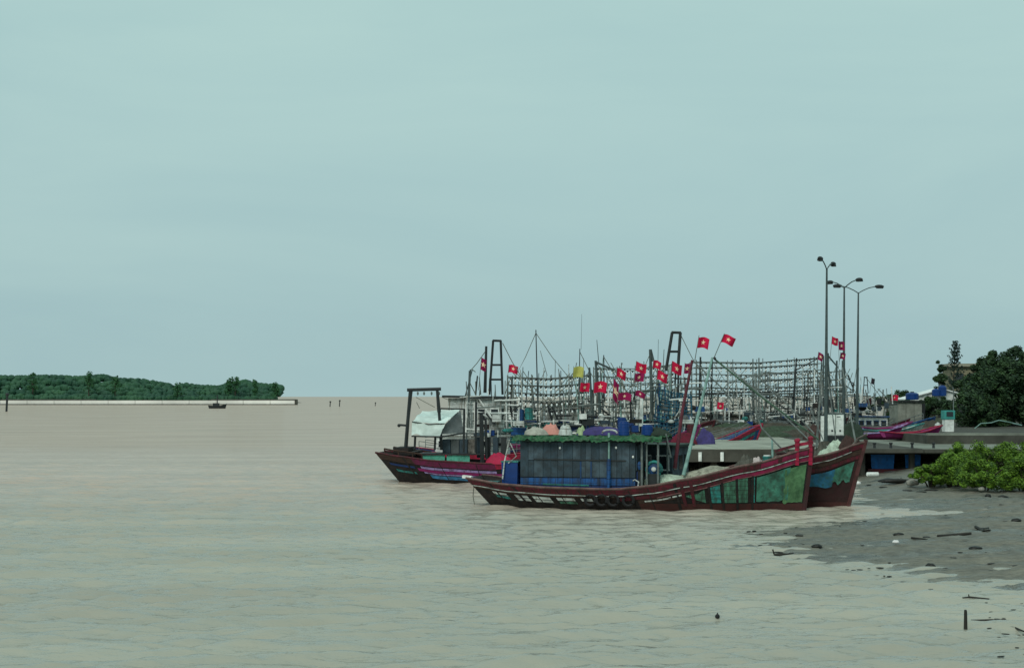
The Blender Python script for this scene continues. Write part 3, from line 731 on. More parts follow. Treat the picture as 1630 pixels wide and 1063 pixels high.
m = mk(white); q = h1.pt(0, 1.3, -1); m.box((q.x + .02, q.y + .12, 1.36), (.42, .30, .13), ry=R(6)); m.build('stern_cap', front)
# things on the front boat
def prism_box(name, c, d, mt, label, cat, rz=0, group=None, rim=None, taper=.9):
    o = empty(name, c, rz, label, cat, group)
    x, y, z = d[0] / 2, d[1] / 2, d[2]
    m = mk(mt); m.hexa([(-x * taper, -y * taper, 0), (x * taper, -y * taper, 0), (x * taper, y * taper, 0), (-x * taper, y * taper, 0), (-x, -y, z), (x, -y, z), (x, y, z), (-x, y, z)])
    for sx in (-1, 1):
        for k in range(3): m.box((sx * x * .97, (k - 1) * y * .6, z * .5), (.03, .03, z * .9))
    m.build('body', o)
    m = mk(rim or mt)
    m.box((0, 0, z + .03), (d[0] + .06, d[1] + .06, .06)); m.build('lid', o)
    return o
def front_at(lx, ly, z): 
    m = Matrix.Translation(front.location) @ Matrix.Rotation(front.rotation_euler.z, 4, 'Z'); return m @ Vector((lx, ly, z))
tk = loc1(809, 765, 67.6)
prism_box('water_tank', front_at(tk.x, -.95, .62), (.75, .8, 1.42), bluedrum, 'big blue plastic tank on the stern deck of the front boat', 'tank', R(A1), rim=tealp)
prism_box('crate', front_at(tk.x - .95, -.7, .6), (.6, .5, .5), tealp, 'small teal crate left of the big blue tank on the stern', 'crate', R(A1))
nh = loc1(1062, 765, 66.5); heap('net_heap', front_at(nh.x, -.7, .8), (3.0, 1.7, .75), palenet, 'pale mint net heap on the front boat just right of the teal reel', 'net', seed=1, rz=R(A1 - 6), amp=.12)
nh = loc1(1145, 750, 66.5); heap('net_heap', front_at(nh.x, -.45, 1.15), (3.9, 1.8, .75), M('beige_net', (.38, .38, .30), .95, .6, 5, bump=1, bscale=25), 'long beige net heap sloping up the foredeck of the front boat', 'net', seed=5, rz=R(A1 + 4), amp=.12)
nh = loc1(1188, 738, 66.5); heap('net_heap', front_at(nh.x, -.4, 1.55), (1.3, 1.3, .75), greynet, 'small dark grey net heap at the upper end of the beige net', 'net', seed=8, rz=R(A1))
nh = loc1(1206, 735, 66.5); heap('sack', front_at(nh.x, -.55, 1.75), (.7, .6, .55), M('pink_white_sack', (.55, .48, .46), .9, .3, 5), 'pinkish white sack on the foredeck right of the dark net heap', 'sack', seed=3)
def drum(name, loc, r, h, mt, label, cat='drum', group=None, lidm=None):
    o = empty(name, loc, 0, label, cat, group)
    m = mk(mt); m.tube([(0, 0, 0), (0, 0, h * .04), (0, 0, h * .3), (0, 0, h * .33), (0, 0, h * .36), (0, 0, h * .65), (0, 0, h * .68), (0, 0, h * .71), (0, 0, h * .96), (0, 0, h)],
                       [r * .94, r, r, r * 1.05, r, r, r * 1.05, r, r, r * .94], 14); m.build('body', o, smooth=False)
    m = mk(lidm or mt); m.tube([(0, 0, h), (0, 0, h + .05)], r * .8, 12); m.build('lid', o)
    return o
q = loc1(1222, 725, 67); drum('drum', front_at(q.x, .0, 1.75), .2, .62, tealp, 'small teal and white drum standing on the foredeck beside the short pale post', lidm=white)
q = loc1(1242, 722, 67); drum('bucket', front_at(q.x, .0, 1.85), .24, .45, offwhite, 'whitish bucket on the foredeck right of the teal drum', 'bucket')
RZ = 3.27
for (px, mt, nm, cat, d, lab) in ((868, pinkp, 'bundle', 'bundle', (1.0, .9, .42), 'salmon pink bundle on the green cabin roof'),
        (897, offwhite, 'sack', 'sack', (.65, .7, .45), 'whitish sack on the green cabin roof right of the pink bundle'),
        (846, M('cream_cloth', (.42, .42, .36), .9, .5, 4), 'bundle', 'bundle', (1.1, .9, .3), 'cream cloth bundle on the green roof, left of the pink one'),
        (955, M('violet_cloth', (.06, .05, .18), .9, .5, 4), 'bundle', 'bundle', (2.1, .9, .35), 'long dark violet tarpaulin bundle on the middle of the green roof'),
        (923, M('lime_cloth', (.35, .45, .25), .9, .5, 4), 'bundle', 'bundle', (.5, .6, .38), 'small pale lime bundle on the roof between white sack and violet bundle'),
        (1045, M('dark_net', (.03, .05, .035), .95, .5, 6, bump=1), 'net_heap', 'net', (1.2, 1.2, .3), 'dark net heap at the right end of the green roof')):
    q = loc1(px, 690, 67.5); heap(nm, front_at(q.x, -.3 + .4 * math.sin(px), RZ), d, mt, lab, cat, seed=px * .13)
q = loc1(993, 690, 67); drum('drum', front_at(q.x, -1.0, RZ), .24, .58, bluedrum, 'blue drum standing on the green roof near the hoop')
q = loc1(1024, 690, 67); drum('drum', front_at(q.x + .1, -.3, RZ), .26, .42, bluedrum, 'shorter blue drum on the right half of the green roof')

# ---- boat 2: alongside, its bow past the first ---------------------------------------
A2 = -23.0
d2 = Vector((math.cos(R(A2)), math.sin(R(A2)), 0))
bow2 = P(1376, 703, 67.6); L2 = 15.5
c2 = Vector((bow2.x, bow2.y, 0)) - d2 * (L2 / 2)
second = empty('fishing_boat', c2, R(A2), 'wooden fishing boat moored behind the front boat, blue and green bow with maroon rails', 'fishing boat')
I2 = inv(second)
SH2 = [(0, 1.4), (.15, 1.15), (.4, .98), (.55, 1.15), (.65, 1.45), (.78, 1.95), (.9, 2.38), (1, 2.95)]
h2 = Hull(L2, 4.2, SH2, bow=.95, stern=1.6)
build_hull(second, h2, M('dark_red_hull', (.035, .012, .012), .75, .5, 3, bump=.3), [
    (maroon, 0, 1, .03, .26, .05), (offwhite, 0, .97, .265, .30, .06), (brown, 0, 1, .30, .52, .03), (maroon, 0, 1, .54, .72, .045),
    (M('waterline_red', (.06, .018, .016)), .4, 1, lambda t: .25, lambda t: -.1, .035)],
    M('rail_cap', (.16, .10, .09)), stemm=M('worn_stem', (.10, .035, .035), .7, .7, 4), posts=5)
wr_tarp(h2, second, .78, .935, .80, .95, M('teal_blue_tarpaulin', (.02, .13, .24), .6, .8, 4, gcol=(.03, .10, .08), bump=.7, bscale=5, var=.5), 'tarpaulin', 4, 'crumpled blue tarpaulin over the bow planks')
wr_tarp(h2, second, .932, .985, .80, 1.15, tarpgr, 'tarpaulin', 6, 'green tarpaulin at the very bow')
wheelhouse(second, -2.6, 0, 2.6, 3.6, .5, 2.7, slate2, M('roof_board', (.02, .045, .035)), 4)
q = P(1334, 716, 68.6); heap('net_heap', (q.x, 68.9, 2.0), (2.0, 1.1, .85), palenet, 'pale green net heap on the bow of the second boat', 'net', seed=12, rz=R(A2))
q = P(1312, 716, 69); heap('net_heap', (q.x, 69.5, 1.8), (.9, .9, .95), greynet, 'dark net heap between the crimson bitts and the pale bow net', 'net', seed=14)
q = P(1350, 705, 69); heap('net_heap', (q.x, 68.8, 2.35), (1.3, .8, .75), M('rust_net', (.07, .04, .035), .95, .6, 6, bump=1), 'rusty brown net heap at the tip of the second boat', 'net', seed=17, rz=R(A2))
pole(second, I2, wp((1352, 716, 68.3), (1366, 698, 68), (1380, 691, 67.6)), .06, greywood, 'bowsprit')
pole(second, I2, wp((1300, 710, 69.4), (1308, 590, 70)), [.06, .04], greypole, 'mast')
pole(second, I2, wp((1300, 712, 69.4), (1225, 640, 71), (1160, 585, 72.5)), .035, greypole, 'boom')
pole(second, I2, wp((1362, 704, 68.2), (1350, 640, 69), (1341, 585, 70)), [.045, .03], greypole, 'boom')
for (a, b) in (((1290, 650), (1311, 702)), ((1318, 600), (1331, 705))):
    pole(second, I2, wp((a[0], a[1], 69.6), (b[0], b[1], 69)), .028, greypole, 'stay_rope', 5)

# ---- boat 3: at the left with the gallows frame and pale tarpaulin -------------------
D3 = 87.0
st3 = P(605, 722, 88.5); L3 = 14.0; A3 = -6.0
c3 = Vector((st3.x, st3.y, 0)) + Vector((math.cos(R(A3)), math.sin(R(A3)), 0)) * (L3 / 2)
left = empty('fishing_boat', c3, R(A3), 'leftmost fishing boat, mauve striped maroon hull, gallows frame and pale tarpaulin tent at the stern', 'fishing boat')
I3 = inv(left)
h3 = Hull(L3, 3.8, [(0, 1.75), (.1, 1.55), (.25, 1.30), (.5, 1.15), (.75, 1.5), (1, 2.6)], stern=1.9, bow=1.2)
build_hull(left, h3, black, [(brown, 0, .15, .03, .36, .05), (M('plum_paint', (.13, .012, .055), .6, .7, 4), .15, .5, .03, .36, .05), (crimson, .5, 1, .03, .3, .05), (purple, .17, .50, .42, .56, .05), (magenta, .15, .9, .58, .74, .04), (purple, .17, .50, .76, .84, .05),
    (M('sky_blue_paint', (.05, .22, .40), .6, .6, 4), .19, .50, .88, 1.08, .045), (navy, .03, .14, .5, .62, .04), (tealp, .04, .13, .85, .98, .04)], maroon, posts=4)
for (dx, zz) in ((.02, .45), (.05, .40), (.09, .33)):
    pass
for sd in (-1, 1):
    m = mk(brown)
    m.tube([h3.pt(t, h3.sheer(t) + .32, sd) for t in (.04, .08, .12, .16, .2)], .05, 5)
    for t in (.04, .1, .16, .2): m.tube([h3.pt(t, h3.sheer(t), sd), h3.pt(t, h3.sheer(t) + .32, sd)], .04, 5)
    m.build('stern_rail', left)
m = mk(black); a = I3 @ P(640, 716, 87.5); m.box((a.x, 0, 1.95), (.9, 2.6, .2)); m.box((a.x + .2, 0, 1.72), (1.3, 2.6, .2)); m.build('stern_platform', left)
# coamings (teal inner bulwark) visible above rail
m = mk(M('mint_paint', (.10, .42, .30), .6, .5, 4)); x0 = (I3 @ P(668, 730, 86.5)).x; x1 = (I3 @ P(746, 730, 86.5)).x
for k in range(2):
    xa, xb = lerp(x0, x1, k * .52), lerp(x0, x1, k * .52 + .48)
    m2 = mk(m.mats[0]); m2.box(((xa + xb) / 2, -.95, 1.42), (xb - xa, .06, .42)); m2.build('hatch_coaming', left)
m = mk(darkm); m.box(((x0 + x1) / 2 + .2, 0, 1.68), (x1 - x0 + .9, 2.2, .07)); m.build('hatch_cover', left)
DG = 87.2
for (xt, yt, xb_, yb_) in ((653, 620, 646, 712), (696, 621, 699, 656)):
    for dy in (0,):
        pole(left, I3, wp((xb_, yb_, DG), (xt, yt, DG)), [.12, .09], darkm, 'gallows_post')
pole(left, I3, wp((699, 656, DG), (703, 716, DG)), [.09, .1], darkm, 'gallows_post')
m = mk(darkm); a, b = I3 @ P(648, 620.5, DG), I3 @ P(702, 619, DG); m.tube([a, b], .11, 6); m.build('gallows_beam', left)
pole(left, I3, wp((646, 705, DG + 2.2), (655, 622, DG + 2.2)), .08, darkm, 'gallows_post')
pole(left, I3, wp((634, 676, DG), (648, 677, DG)), .07, darkm, 'peg'); 
m = mk(darkm); q = I3 @ P(635, 677, DG); m.ell(q, (.2, .2, .2)); m.build('peg_knob', left)
m = mk(darkm); m.mat(greypole)
for px in (652, 665, 675, 687, 699):
    q = I3 @ P(px, 626, DG); m.ell(q, (.12, .12, .22), 6, 4)
m.build('sheave', left)
for (a, b) in (((662, 632), (692, 648)), ((663, 640), (668, 650)), ((703, 632), (728, 641))):
    pole(left, I3, wp((a[0], a[1], DG), (b[0], b[1], DG)), .018, rope, 'stay_rope', 4)
# pale tarpaulin tent: upper sheet and front sheet
def px3(x, y, D=DG): return I3 @ P(x, y, D)
m = mk(tarpw)
A_, B_, C_, Dd = px3(656, 671, 86.6), px3(708, 674, 86.6), px3(732, 652, 89.2), px3(672, 654, 89.2)
def sheet(a, b, c, d, amp, seed):
    def f(u, v):
        p = (a.lerp(b, u)).lerp(d.lerp(c, u), v)
        return p + Vector((0, 0, 1)) * (amp * nz(u * 3 + seed, v * 3, 1) - .12 * math.sin(u * math.pi) * math.sin(v * math.pi)) + Vector((0, amp * .4 * nz(u * 4, v * 4, seed), 0))
    return f
m.grid(sheet(A_, B_, C_, Dd, .12, 1), 16, 10); m.build('tarpaulin', left, smooth=True)
m = mk(tarpw); E_, F_ = px3(655, 693, 86.4), px3(700, 695, 86.4)
m.grid(sheet(E_, F_, B_ + Vector((0, -.02, -.02)), A_ + Vector((0, -.02, -.02)), .18, 5), 16, 8); m.build('tarpaulin', left, smooth=True)
m = mk(tarpg); G_, H_ = px3(700, 692, 86.5), px3(738, 688, 87.2)
m.grid(sheet(G_, H_, px3(733, 652, 88.4), B_ + Vector((.02, .05, -.02)), .12, 7), 12, 10); m.build('tarpaulin', left, smooth=True, label='dark grey side flap of the tarpaulin tent')
m = mk(darkm); m.tube([A_ + Vector((0, -.03, 0)), A_.lerp(B_, .5) + Vector((0, -.03, -.10)), B_ + Vector((0, -.03, 0))], .03, 5); m.build('crease_line', left)  # added dark tube, stands in for the dark crease between the sheets
for (x, y0_, y1_) in ((660, 693, 715), (692, 694, 716), (738, 650, 720), (757, 640, 720)):
    pole(left, I3, wp((x, y1_, 86.8), (x + 1, y0_, 86.8)), .07, darkm, 'tent_post')
pole(left, I3, wp((700, 656, 87.5), (702, 650, 87.5), (738, 651, 87.5)), .05, darkm, 'tent_frame')
pole(left, I3, wp((655, 694, 86.3), (702, 695, 86.3), (740, 689, 87)), .05, darkm, 'tent_frame')
# grey deckhouse boards under the tent
a = px3(702, 718, 87).x; b = px3(757, 718, 87).x
for k in range(4):
    m = mk((slate2, tarpg, slate2, greywood)[k]); xa, xb = lerp(a, b, k / 4), lerp(a, b, (k + 1) / 4)
    m.box(((xa + xb) / 2, -.6, 2.1), (xb - xa - .04, .08, .85)); m.build('wall_board', left)
m = mk(darkm); m.box(((a + b) / 2, .3, 2.1), (b - a, 1.7, .8)); m.build('cabin_frame', left)
for k in range(4):
    xx = px3(762 + k * 13, 710, 87).x
    m = mk(darkm if k % 2 else slate); m.box((xx, -.4, 2.05), (.28, .5, 1.2)); m.build('deck_locker', left)
q = P(793, 742, 86.2); heap('tarpaulin_heap', (q.x, 86.3, 1.15), (1.5, 1.0, .58), M('crimson_cloth', (.42, .012, .06), .7, .3, 4), 'crimson tarpaulin heap on the left boat beside the blue tank', 'tarpaulin', seed=21)
for (px, yt, yb, r, mt) in ((768, 660, 745, .13, darkm), (775, 665, 730, .07, darkm), (757, 640, 700, .045, white), (746, 588, 640, .05, polem)):
    pole(left, I3, wp((px, yb, 86.9), (px - (2 if yt > 600 else -3), yt, 86.9)), r, mt, 'mast')

# ---- the boats behind ----------------------------------------------------------------
def mid_boat(px, D, L, yaw, label, hullm, stripes, railm, cab, posts=2, sheer=None, B=3.8):
    root = place('fishing_boat', px, D, yaw, label, 'fishing boat', 'fishing boats crowded behind the front boats')
    h = Hull(L, B, sheer or [(0, 1.7), (.25, 1.35), (.5, 1.25), (.75, 1.7), (1, 2.9)], stern=1.3, bow=1.4)
    bands = [(railm, 0, 1, .03, .3, .05)] + [(mt, .05, .97, .35 + .32 * i, .60 + .32 * i, .04) for i, mt in enumerate(stripes)]
    build_hull(root, h, hullm, bands, railm, posts=posts)
    for c in cab: wheelhouse(root, *c)
    rails(root, h, .1, .9, .6, greypole, .08)
    return root, inv(root), h
def extras(root, I, poles, ropes=(), D=100):
    for (x0, y0, x1, y1, r, mt) in poles: pole(root, I, wp((x0, y0, D), (x1, y1, D)), [r, r * .7], mt, 'mast')
    if ropes:
        m = mk(rope)
        for (x0, y0, x1, y1) in ropes:
            a, b = P(x0, y0, D), P(x1, y1, D); mid = (a + b) / 2 - Vector((0, 0, (a - b).length * .04))
            m.tube([I @ a, I @ mid, I @ b], .025, 4)
        m.build('rigging', root)
def ladder_frame(root, I, xa, xb, ytop, xa2, xb2, ybot, D, r=.085, rungs=(.35,)):
    pole(root, I, wp((xa2, ybot, D), (xa, ytop, D)), r, darkm, 'frame_leg'); pole(root, I, wp((xb2, ybot, D), (xb, ytop, D)), r, darkm, 'frame_leg')
    m = mk(darkm); m.tube([I @ P(xa - 1, ytop, D), I @ P(xb + 1, ytop + .5, D)], r, 6)
    for t in rungs: m.tube([I @ P(lerp(xa, xa2, t), lerp(ytop, ybot, t), D), I @ P(lerp(xb, xb2, t), lerp(ytop, ybot, t), D)], r * .8, 5)
    m.build('crossbar', root)

# A: white two-deck boat right behind the left boat, with tall ladder frame
rA, iA, hA = mid_boat(800, 97, 13, -4, 'white double-deck fishing boat with tall dark ladder frame, behind the leftmost boat', navy, [bluep, white], crimson,
    [(-1.9, 0, 2.6, 4.6, 1.0, 2.5, white, offwhite, 5), (-1.7, 0, 2.2, 3.4, 2.65, 4.9, offwhite, darkm, 4, .35, (.35, .7), white, .14)])
ladder_frame(rA, iA, 785, 797, 542, 779, 800, 628, 97, .085, (.45, .72))
extras(rA, iA, [(772, 625, 774, 551, .12, darkm), (745, 650, 747, 590, .06, polem), (757, 628, 760, 598, .07, darkm), (765, 628, 763, 600, .05, greypole), (738, 640, 752, 588, .05, polem), (812, 660, 815, 600, .06, darkm)],
    [(747, 592, 772, 560), (752, 588, 757, 592), (740, 640, 828, 632), (745, 648, 830, 650), (765, 636, 780, 662), (800, 546, 830, 600), (742, 634, 825, 641)], 97)
m = mk(white)
for y in (634, 642, 655, 668, 684):
    m.tube([iA @ P(742, y, 96), iA @ P(826, y + 3, 96)], .05, 5)
for x in (742, 760, 785, 806, 826): m.tube([iA @ P(x, 632, 96), iA @ P(x, 688, 96)], .045, 5)
m.tube([iA @ P(762, 634, 95.8), iA @ P(790, 676, 95.8)], .05, 5)
m.build('white_rail', rA)
# B: rack boat
rB, iB, hB = mid_boat(868, 118, 15, 3, 'pale rack boat with rows of squid lamps left of the yellow flag', offwhite, [tealp, white], bluep,
    [(-1, 0, 2.6, 5.0, 1.0, 3.0, tealp, navy, 5), (1.2, 0, 2.2, 2.6, 3.1, 4.4, offwhite, greywood, 3)])
light_rack(rB, iB, 808, 940, [(600, 597), (612, 610), (624, 622), (636, 634), (647, 646)], 116, 16, 3.5)
extras(rB, iB, [(856, 640, 853, 525, .06, darkm), (871, 598, 860, 558, .03, greypole), (883, 640, 884, 573, .035, greypole), (905, 640, 918, 577, .05, greypole), (921, 660, 923, 555, .05, darkm), (925, 556, 926, 500, .015, polem), (929, 640, 929, 570, .03, greypole), (885, 690, 872, 645, .12, darkm), (888, 668, 880, 648, .1, darkm)],
    [(853, 530, 820, 600), (853, 530, 905, 600), (923, 560, 950, 610), (812, 600, 845, 690), (900, 640, 860, 690), (830, 655, 930, 662)], 116)
# C: boats around the flags
rC, iC, hC = mid_boat(958, 106, 14, 8, 'dark violet-hulled boat with leaning grey masts under the cluster of flags', navy, [purple, white], magenta,
    [(-1.5, 0, 2.4, 4.2, 1.0, 2.9, navy, darkm, 5), (2.0, 0, 2.2, 1.6, 1.0, 2.5, offwhite, greywood, 2)])
extras(rC, iC, [(945, 690, 938, 585, .11, polem), (955, 660, 948, 574, .12, polem), (948, 576, 978, 589, .09, polem), (944, 620, 941, 700, .08, darkm), (953, 576, 950, 541, .03, polem), (962, 640, 961, 565, .05, darkm), (972, 690, 966, 600, .06, greypole), (975, 665, 951, 645, .08, darkm), (1005, 690, 1003, 620, .08, darkm), (1013, 690, 1016, 632, .16, offwhite), (1020, 688, 1021, 634, .17, white)],
    [(948, 576, 1000, 640), (978, 589, 1020, 610), (938, 590, 905, 650), (961, 568, 1010, 640), (930, 650, 1010, 655), (925, 665, 1000, 672)], 104)
rC2, iC2, hC2 = mid_boat(1000, 132, 15, -6, 'grey rack boat with short rows of lamps behind the flag cluster', greywood, [white, bluep], maroon,
    [(-1, 0, 2.6, 4.4, 1.1, 3.1, offwhite, navy, 4)])
light_rack(rC2, iC2, 948, 1075, [(586, 580), (598, 594), (610, 606), (622, 619), (634, 632), (645, 644)], 132, 15, 3)
# D: blue netting boat
rD, iD, hD = mid_boat(1068, 110, 14, 12, 'blue-netted boat with black ladder frame left of the pale teal boom', bluep, [tealp, crimson], crimson,
    [(-1.2, 0, 2.4, 3.6, 1.0, 3.2, bluep, tealp, 4)])
ladder_frame(rD, iD, 1070, 1083, 529, 1060, 1079, 590, 108, .11, (.5,))
extras(rD, iD, [(1038, 660, 1035, 556, .14, polem), (1035, 557, 1040, 572, .1, polem), (1040, 575, 1036, 556, .1, polem), (1079, 640, 1080, 586, .09, darkm), (1055, 600, 1057, 556, .035, greypole), (1047, 590, 1048, 540, .02, polem), (1046, 690, 1050, 610, .09, bluep), (1062, 690, 1058, 615, .06, bluep), (1075, 690, 1084, 620, .06, darkm), (1092, 690, 1090, 600, .07, maroon)],
    [(1036, 560, 1000, 640), (1083, 532, 1120, 600), (1050, 612, 1075, 690), (1060, 612, 1045, 690), (1072, 620, 1058, 690), (1084, 620, 1096, 690), (1048, 640, 1100, 632), (1048, 660, 1100, 655)], 108)
m = mk(bluenet)
a, b, c, d = iD @ P(1046, 618, 107), iD @ P(1100, 628, 107), iD @ P(1100, 692, 106.4), iD @ P(1042, 695, 106.4)
for k in range(13):
    t = k / 12; m.tube([a.lerp(b, t), (a.lerp(b, t) + d.lerp(c, t)) / 2 + Vector((.12 * math.sin(k * 2.2), .15, 0)), d.lerp(c, t)], .045, 4)
    m.tube([a.lerp(d, t), (a.lerp(d, t) + b.lerp(c, t)) / 2 - Vector((0, 0, .15 + .1 * math.sin(k))), b.lerp(c, t)], .035, 4)
m.build('hanging_net', rD)
q = P(1082, 700, 103); heap('net_heap', (q.x, 100.5, 1.8), (1.7, 1.0, .75), M('crimson_net', (.14, .012, .03), .9, .6, 5, bump=.8), 'crimson net heap at the left end of the quay', 'net', seed=31)
q = P(1116, 700, 103); heap('net_heap', (q.x, 101, 1.8), (1.3, 1.0, .9), M('violet_cloth', (.06, .05, .18)), 'dark violet net heap right of the crimson one on the quay', 'net', seed=33)
def clutter(root, I, x0, x1, y0, y1, D, n, seed):
    random.seed(seed)
    mats = [darkm, polem, greypole, white, offwhite, white, greywood, darkm, offwhite, greypole]
    for k in range(int(n * 1.7)):
        x, y = random.uniform(x0, x1), random.uniform(y0, y1); Dq = D + random.uniform(-1.5, 1.5)
        l = random.uniform(8, 30); a = random.choice((0, 0, 1.57, 1.5, 1.65, random.uniform(.4, 2.7)))
        if a < .3: l *= 1.4; a = random.uniform(-.1, .1)
        pole(root, I, wp((x - l / 2 * math.cos(a), min(y1, y + l / 2 * math.sin(a)), Dq), (x + l / 2 * math.cos(a), y - l / 2 * math.sin(a), Dq)), random.uniform(.03, .075), random.choice(mats), 'spar', 5)
    for k in range(n // 3):
        q = I @ P(random.uniform(x0, x1), random.uniform(lerp(y0, y1, .5), y1), D + random.uniform(-1.6, -.4))
        m = mk(random.choice((white, bluep, offwhite, slate, tealp, bluedrum, darkm, black, tarpg)))
        if random.random() < .55: m.box(q, (random.uniform(.3, 1.0), .5, random.uniform(.2, .5))); m.build('locker', root)
        else: m.ell(q, (random.uniform(.3, .8), .4, random.uniform(.25, .5)), 8, 5); m.build('fender', root)
clutter(rA, iA, 742, 828, 630, 700, 96, 34, 1)
clutter(rB, iB, 815, 940, 648, 690, 116, 46, 2)
clutter(rC, iC, 925, 1020, 630, 690, 104, 46, 3)
clutter(rC2, iC2, 960, 1050, 640, 690, 130, 26, 4)
clutter(rD, iD, 1035, 1105, 600, 695, 108, 44, 5)
# E: the long rack of lamps above the quay
rE, iE, hE = mid_boat(1205, 143, 17, 0, 'large rack boat carrying the longest rows of lamps beyond the quay', greywood, [white, tealp], maroon,
    [(-2, 0, 2.8, 6.0, 1.2, 3.2, greywood, greynet, 5)])
light_rack(rE, iE, 1104, 1312, [(576, 569), (585, 578), (595, 588), (605, 599), (616, 612), (627, 623)], 141, 26, 3.5, posts=(.02, .5, .98))
extras(rE, iE, [(1112, 690, 1115, 568, .13, darkm), (1131, 680, 1134, 572, .1, darkm), (1226, 650, 1226, 578, .04, greypole), (1262, 650, 1268, 570, .11, darkm), (1303, 660, 1308, 580, .12, polem), (1265, 590, 1303, 570, .07, darkm), (1265, 600, 1303, 578, .04, greypole), (1280, 650, 1281, 610, .07, darkm), (1178, 650, 1181, 632, .08, darkm), (1108, 627, 1320, 620, .09, darkm), (1106, 620, 1240, 627, .07, greypole), (1300, 640, 1290, 600, .06, polem)],
    [(1268, 572, 1320, 640), (1308, 580, 1345, 620), (1134, 575, 1180, 640), (1200, 600, 1160, 650), (1240, 628, 1290, 660), (1215, 640, 1300, 610)], 141)
rE2, iE2, hE2 = mid_boat(1262, 152, 15, 5, 'grey boat with slack lamp cables left of the white kiosk', offwhite, [greenp, white], tealp,
    [(0, 0, 2.6, 4.5, 1.2, 3.3, offwhite, greywood, 4)])
light_rack(rE2, iE2, 1218, 1345, [(592, 590), (603, 604), (614, 613), (632, 630)], 152, 14, 2.5)
# F: masts behind the lamp posts and the boats right of them
rF, iF, hF = mid_boat(1330, 138, 13, -10, 'boat with thick grey masts and flags just behind the left street lamp', brown, [white, maroon], maroon,
    [(-1.5, 0, 2.4, 4, 1.2, 3.3, offwhite, darkm, 4)])
extras(rF, iF, [(1316, 690, 1317, 562, .24, polem), (1310, 640, 1311, 566, .1, polem), (1318, 566, 1334, 585, .09, polem), (1331, 650, 1332, 574, .13, polem), (1341, 650, 1341, 574, .11, polem), (1341, 610, 1358, 622, .06, polem), (1358, 625, 1358, 608, .09, darkm), (1344, 598, 1362, 614, .04, polem), (1330, 624, 1358, 624, .07, polem), (1345, 625, 1360, 680, .05, offwhite), (1349, 625, 1352, 690, .05, greypole), (1300, 620, 1340, 622, .06, polem), (1290, 572, 1310, 568, .07, darkm)],
    [(1317, 570, 1290, 640), (1332, 580, 1310, 640), (1341, 580, 1370, 640), (1334, 590, 1345, 650)], 138)
rG, iG, hG = mid_boat(1400, 136, 9.5, -14, 'white wheelhouse boat with blue trim and violet hull right of the street lamps', magenta, [purple, magenta], bluep,
    [(-.6, 0, 2.2, 2.6, 1.6, 3.15, white, bluep, 4, .2, (.4, .8), bluep)], sheer=[(0, 2.1), (.3, 1.8), (.6, 2.0), (1, 3.1)])
ladder_frame(rG, iG, 1376, 1380, 600, 1374, 1382, 626, 136, .045, (.5,))
extras(rG, iG, [(1395, 650, 1391, 605, .04, polem), (1372, 640, 1395, 628, .05, polem), (1385, 650, 1380, 625, .08, greypole)], [(1378, 600, 1420, 650)], 136)
for i, (px, py) in enumerate(((1373, 636), (1380, 633), (1391, 634))):
    q = P(px, py, 140); drum('drum', (q.x, 137.4 + i * .3, 4.3 - (i == 1) * .0), .2, .5, (maroon, offwhite, darkm)[i], ('maroon drum stacked left of the violet boat', 'whitish drum between the maroon and the black one', 'black drum nearest the small dark flag')[i])

clutter(rE, iE, 1110, 1300, 628, 672, 141, 60, 6)
clutter(rE2, iE2, 1190, 1330, 625, 668, 150, 30, 7)
def poles_up(root, I, x0, x1, yt, yb, D, n, seed):
    random.seed(seed)
    for k in range(n):
        x = random.uniform(x0, x1); t = random.uniform(-8, 8); Dq = D + random.uniform(-1, 3)
        pole(root, I, wp((x, yb, Dq), (x + t, yt + random.uniform(-6, 30), Dq)), [random.uniform(.04, .09), .03], random.choice((offwhite, greypole, polem, palepole, darkm)), 'mast', 5)
    for k in range(n // 2):
        m = mk(rope); a = I @ P(random.uniform(x0, x1), yt + random.uniform(0, 12), D); b = I @ P(random.uniform(x0, x1), random.uniform(lerp(yt, yb, .5), yb), D)
        m.tube([a, (a + b) / 2 - Vector((0, 0, .3)), b], .028, 4); m.build('stay_rope', root)
poles_up(rE, iE, 1110, 1305, 585, 665, 141, 30, 61)
poles_up(rB, iB, 812, 938, 585, 680, 116, 22, 62)
poles_up(rC2, iC2, 950, 1100, 575, 680, 128, 26, 63)
poles_up(rA, iA, 742, 830, 605, 680, 96, 10, 64)
poles_up(rF, iF, 1295, 1365, 585, 680, 137, 14, 65)
clutter(rF, iF, 1290, 1372, 600, 685, 137, 40, 8)
clutter(rG, iG, 1368, 1420, 625, 662, 135, 16, 9)
def small_boat(px, D, L, yaw, z, mt, mt2, label):
    o = empty('rowing_boat', PZ(px, D, z), R(yaw), label, 'boat')
    h = Hull(L, 1.5, [(0, .55), (.3, .42), (.6, .5), (1, .98)], draft=.0, stern=.3, bow=.6, sw=.6)
    m = mk(mt)
    for sd in (-1, 1): h.band(m, 0, 1, h.sheer, lambda t: 0.0, 0.0, sides=(sd,), n=16, rows=3)
    m.build('hull', o)
    m = mk(greywood)
    for k in range(14):
        a, b = k / 14, (k + 1) / 14; m.quad(h.pt(a, .15, -1), h.pt(b, .15, -1), h.pt(b, .15, 1), h.pt(a, .15, 1))
    m.build('floor', o)
    for sd in (-1, 1):
        m = mk(mt2); m.tube([h.pt(k / 14, h.sheer(k / 14), sd) for k in range(15)], .05, 5); m.build('gunwale', o)
    for t in (.25, .55):
        m = mk(greywood); p = h.pt(t, .36, 1); m.box((p.x, 0, .36), (.22, abs(p.y) * 1.9, .05)); m.build('thwart', o)
    return o
small_boat(1452, 108, 4.6, 8, 1.95, magenta, crimson, 'crimson rowing boat drawn up on the quay right of the lamps')
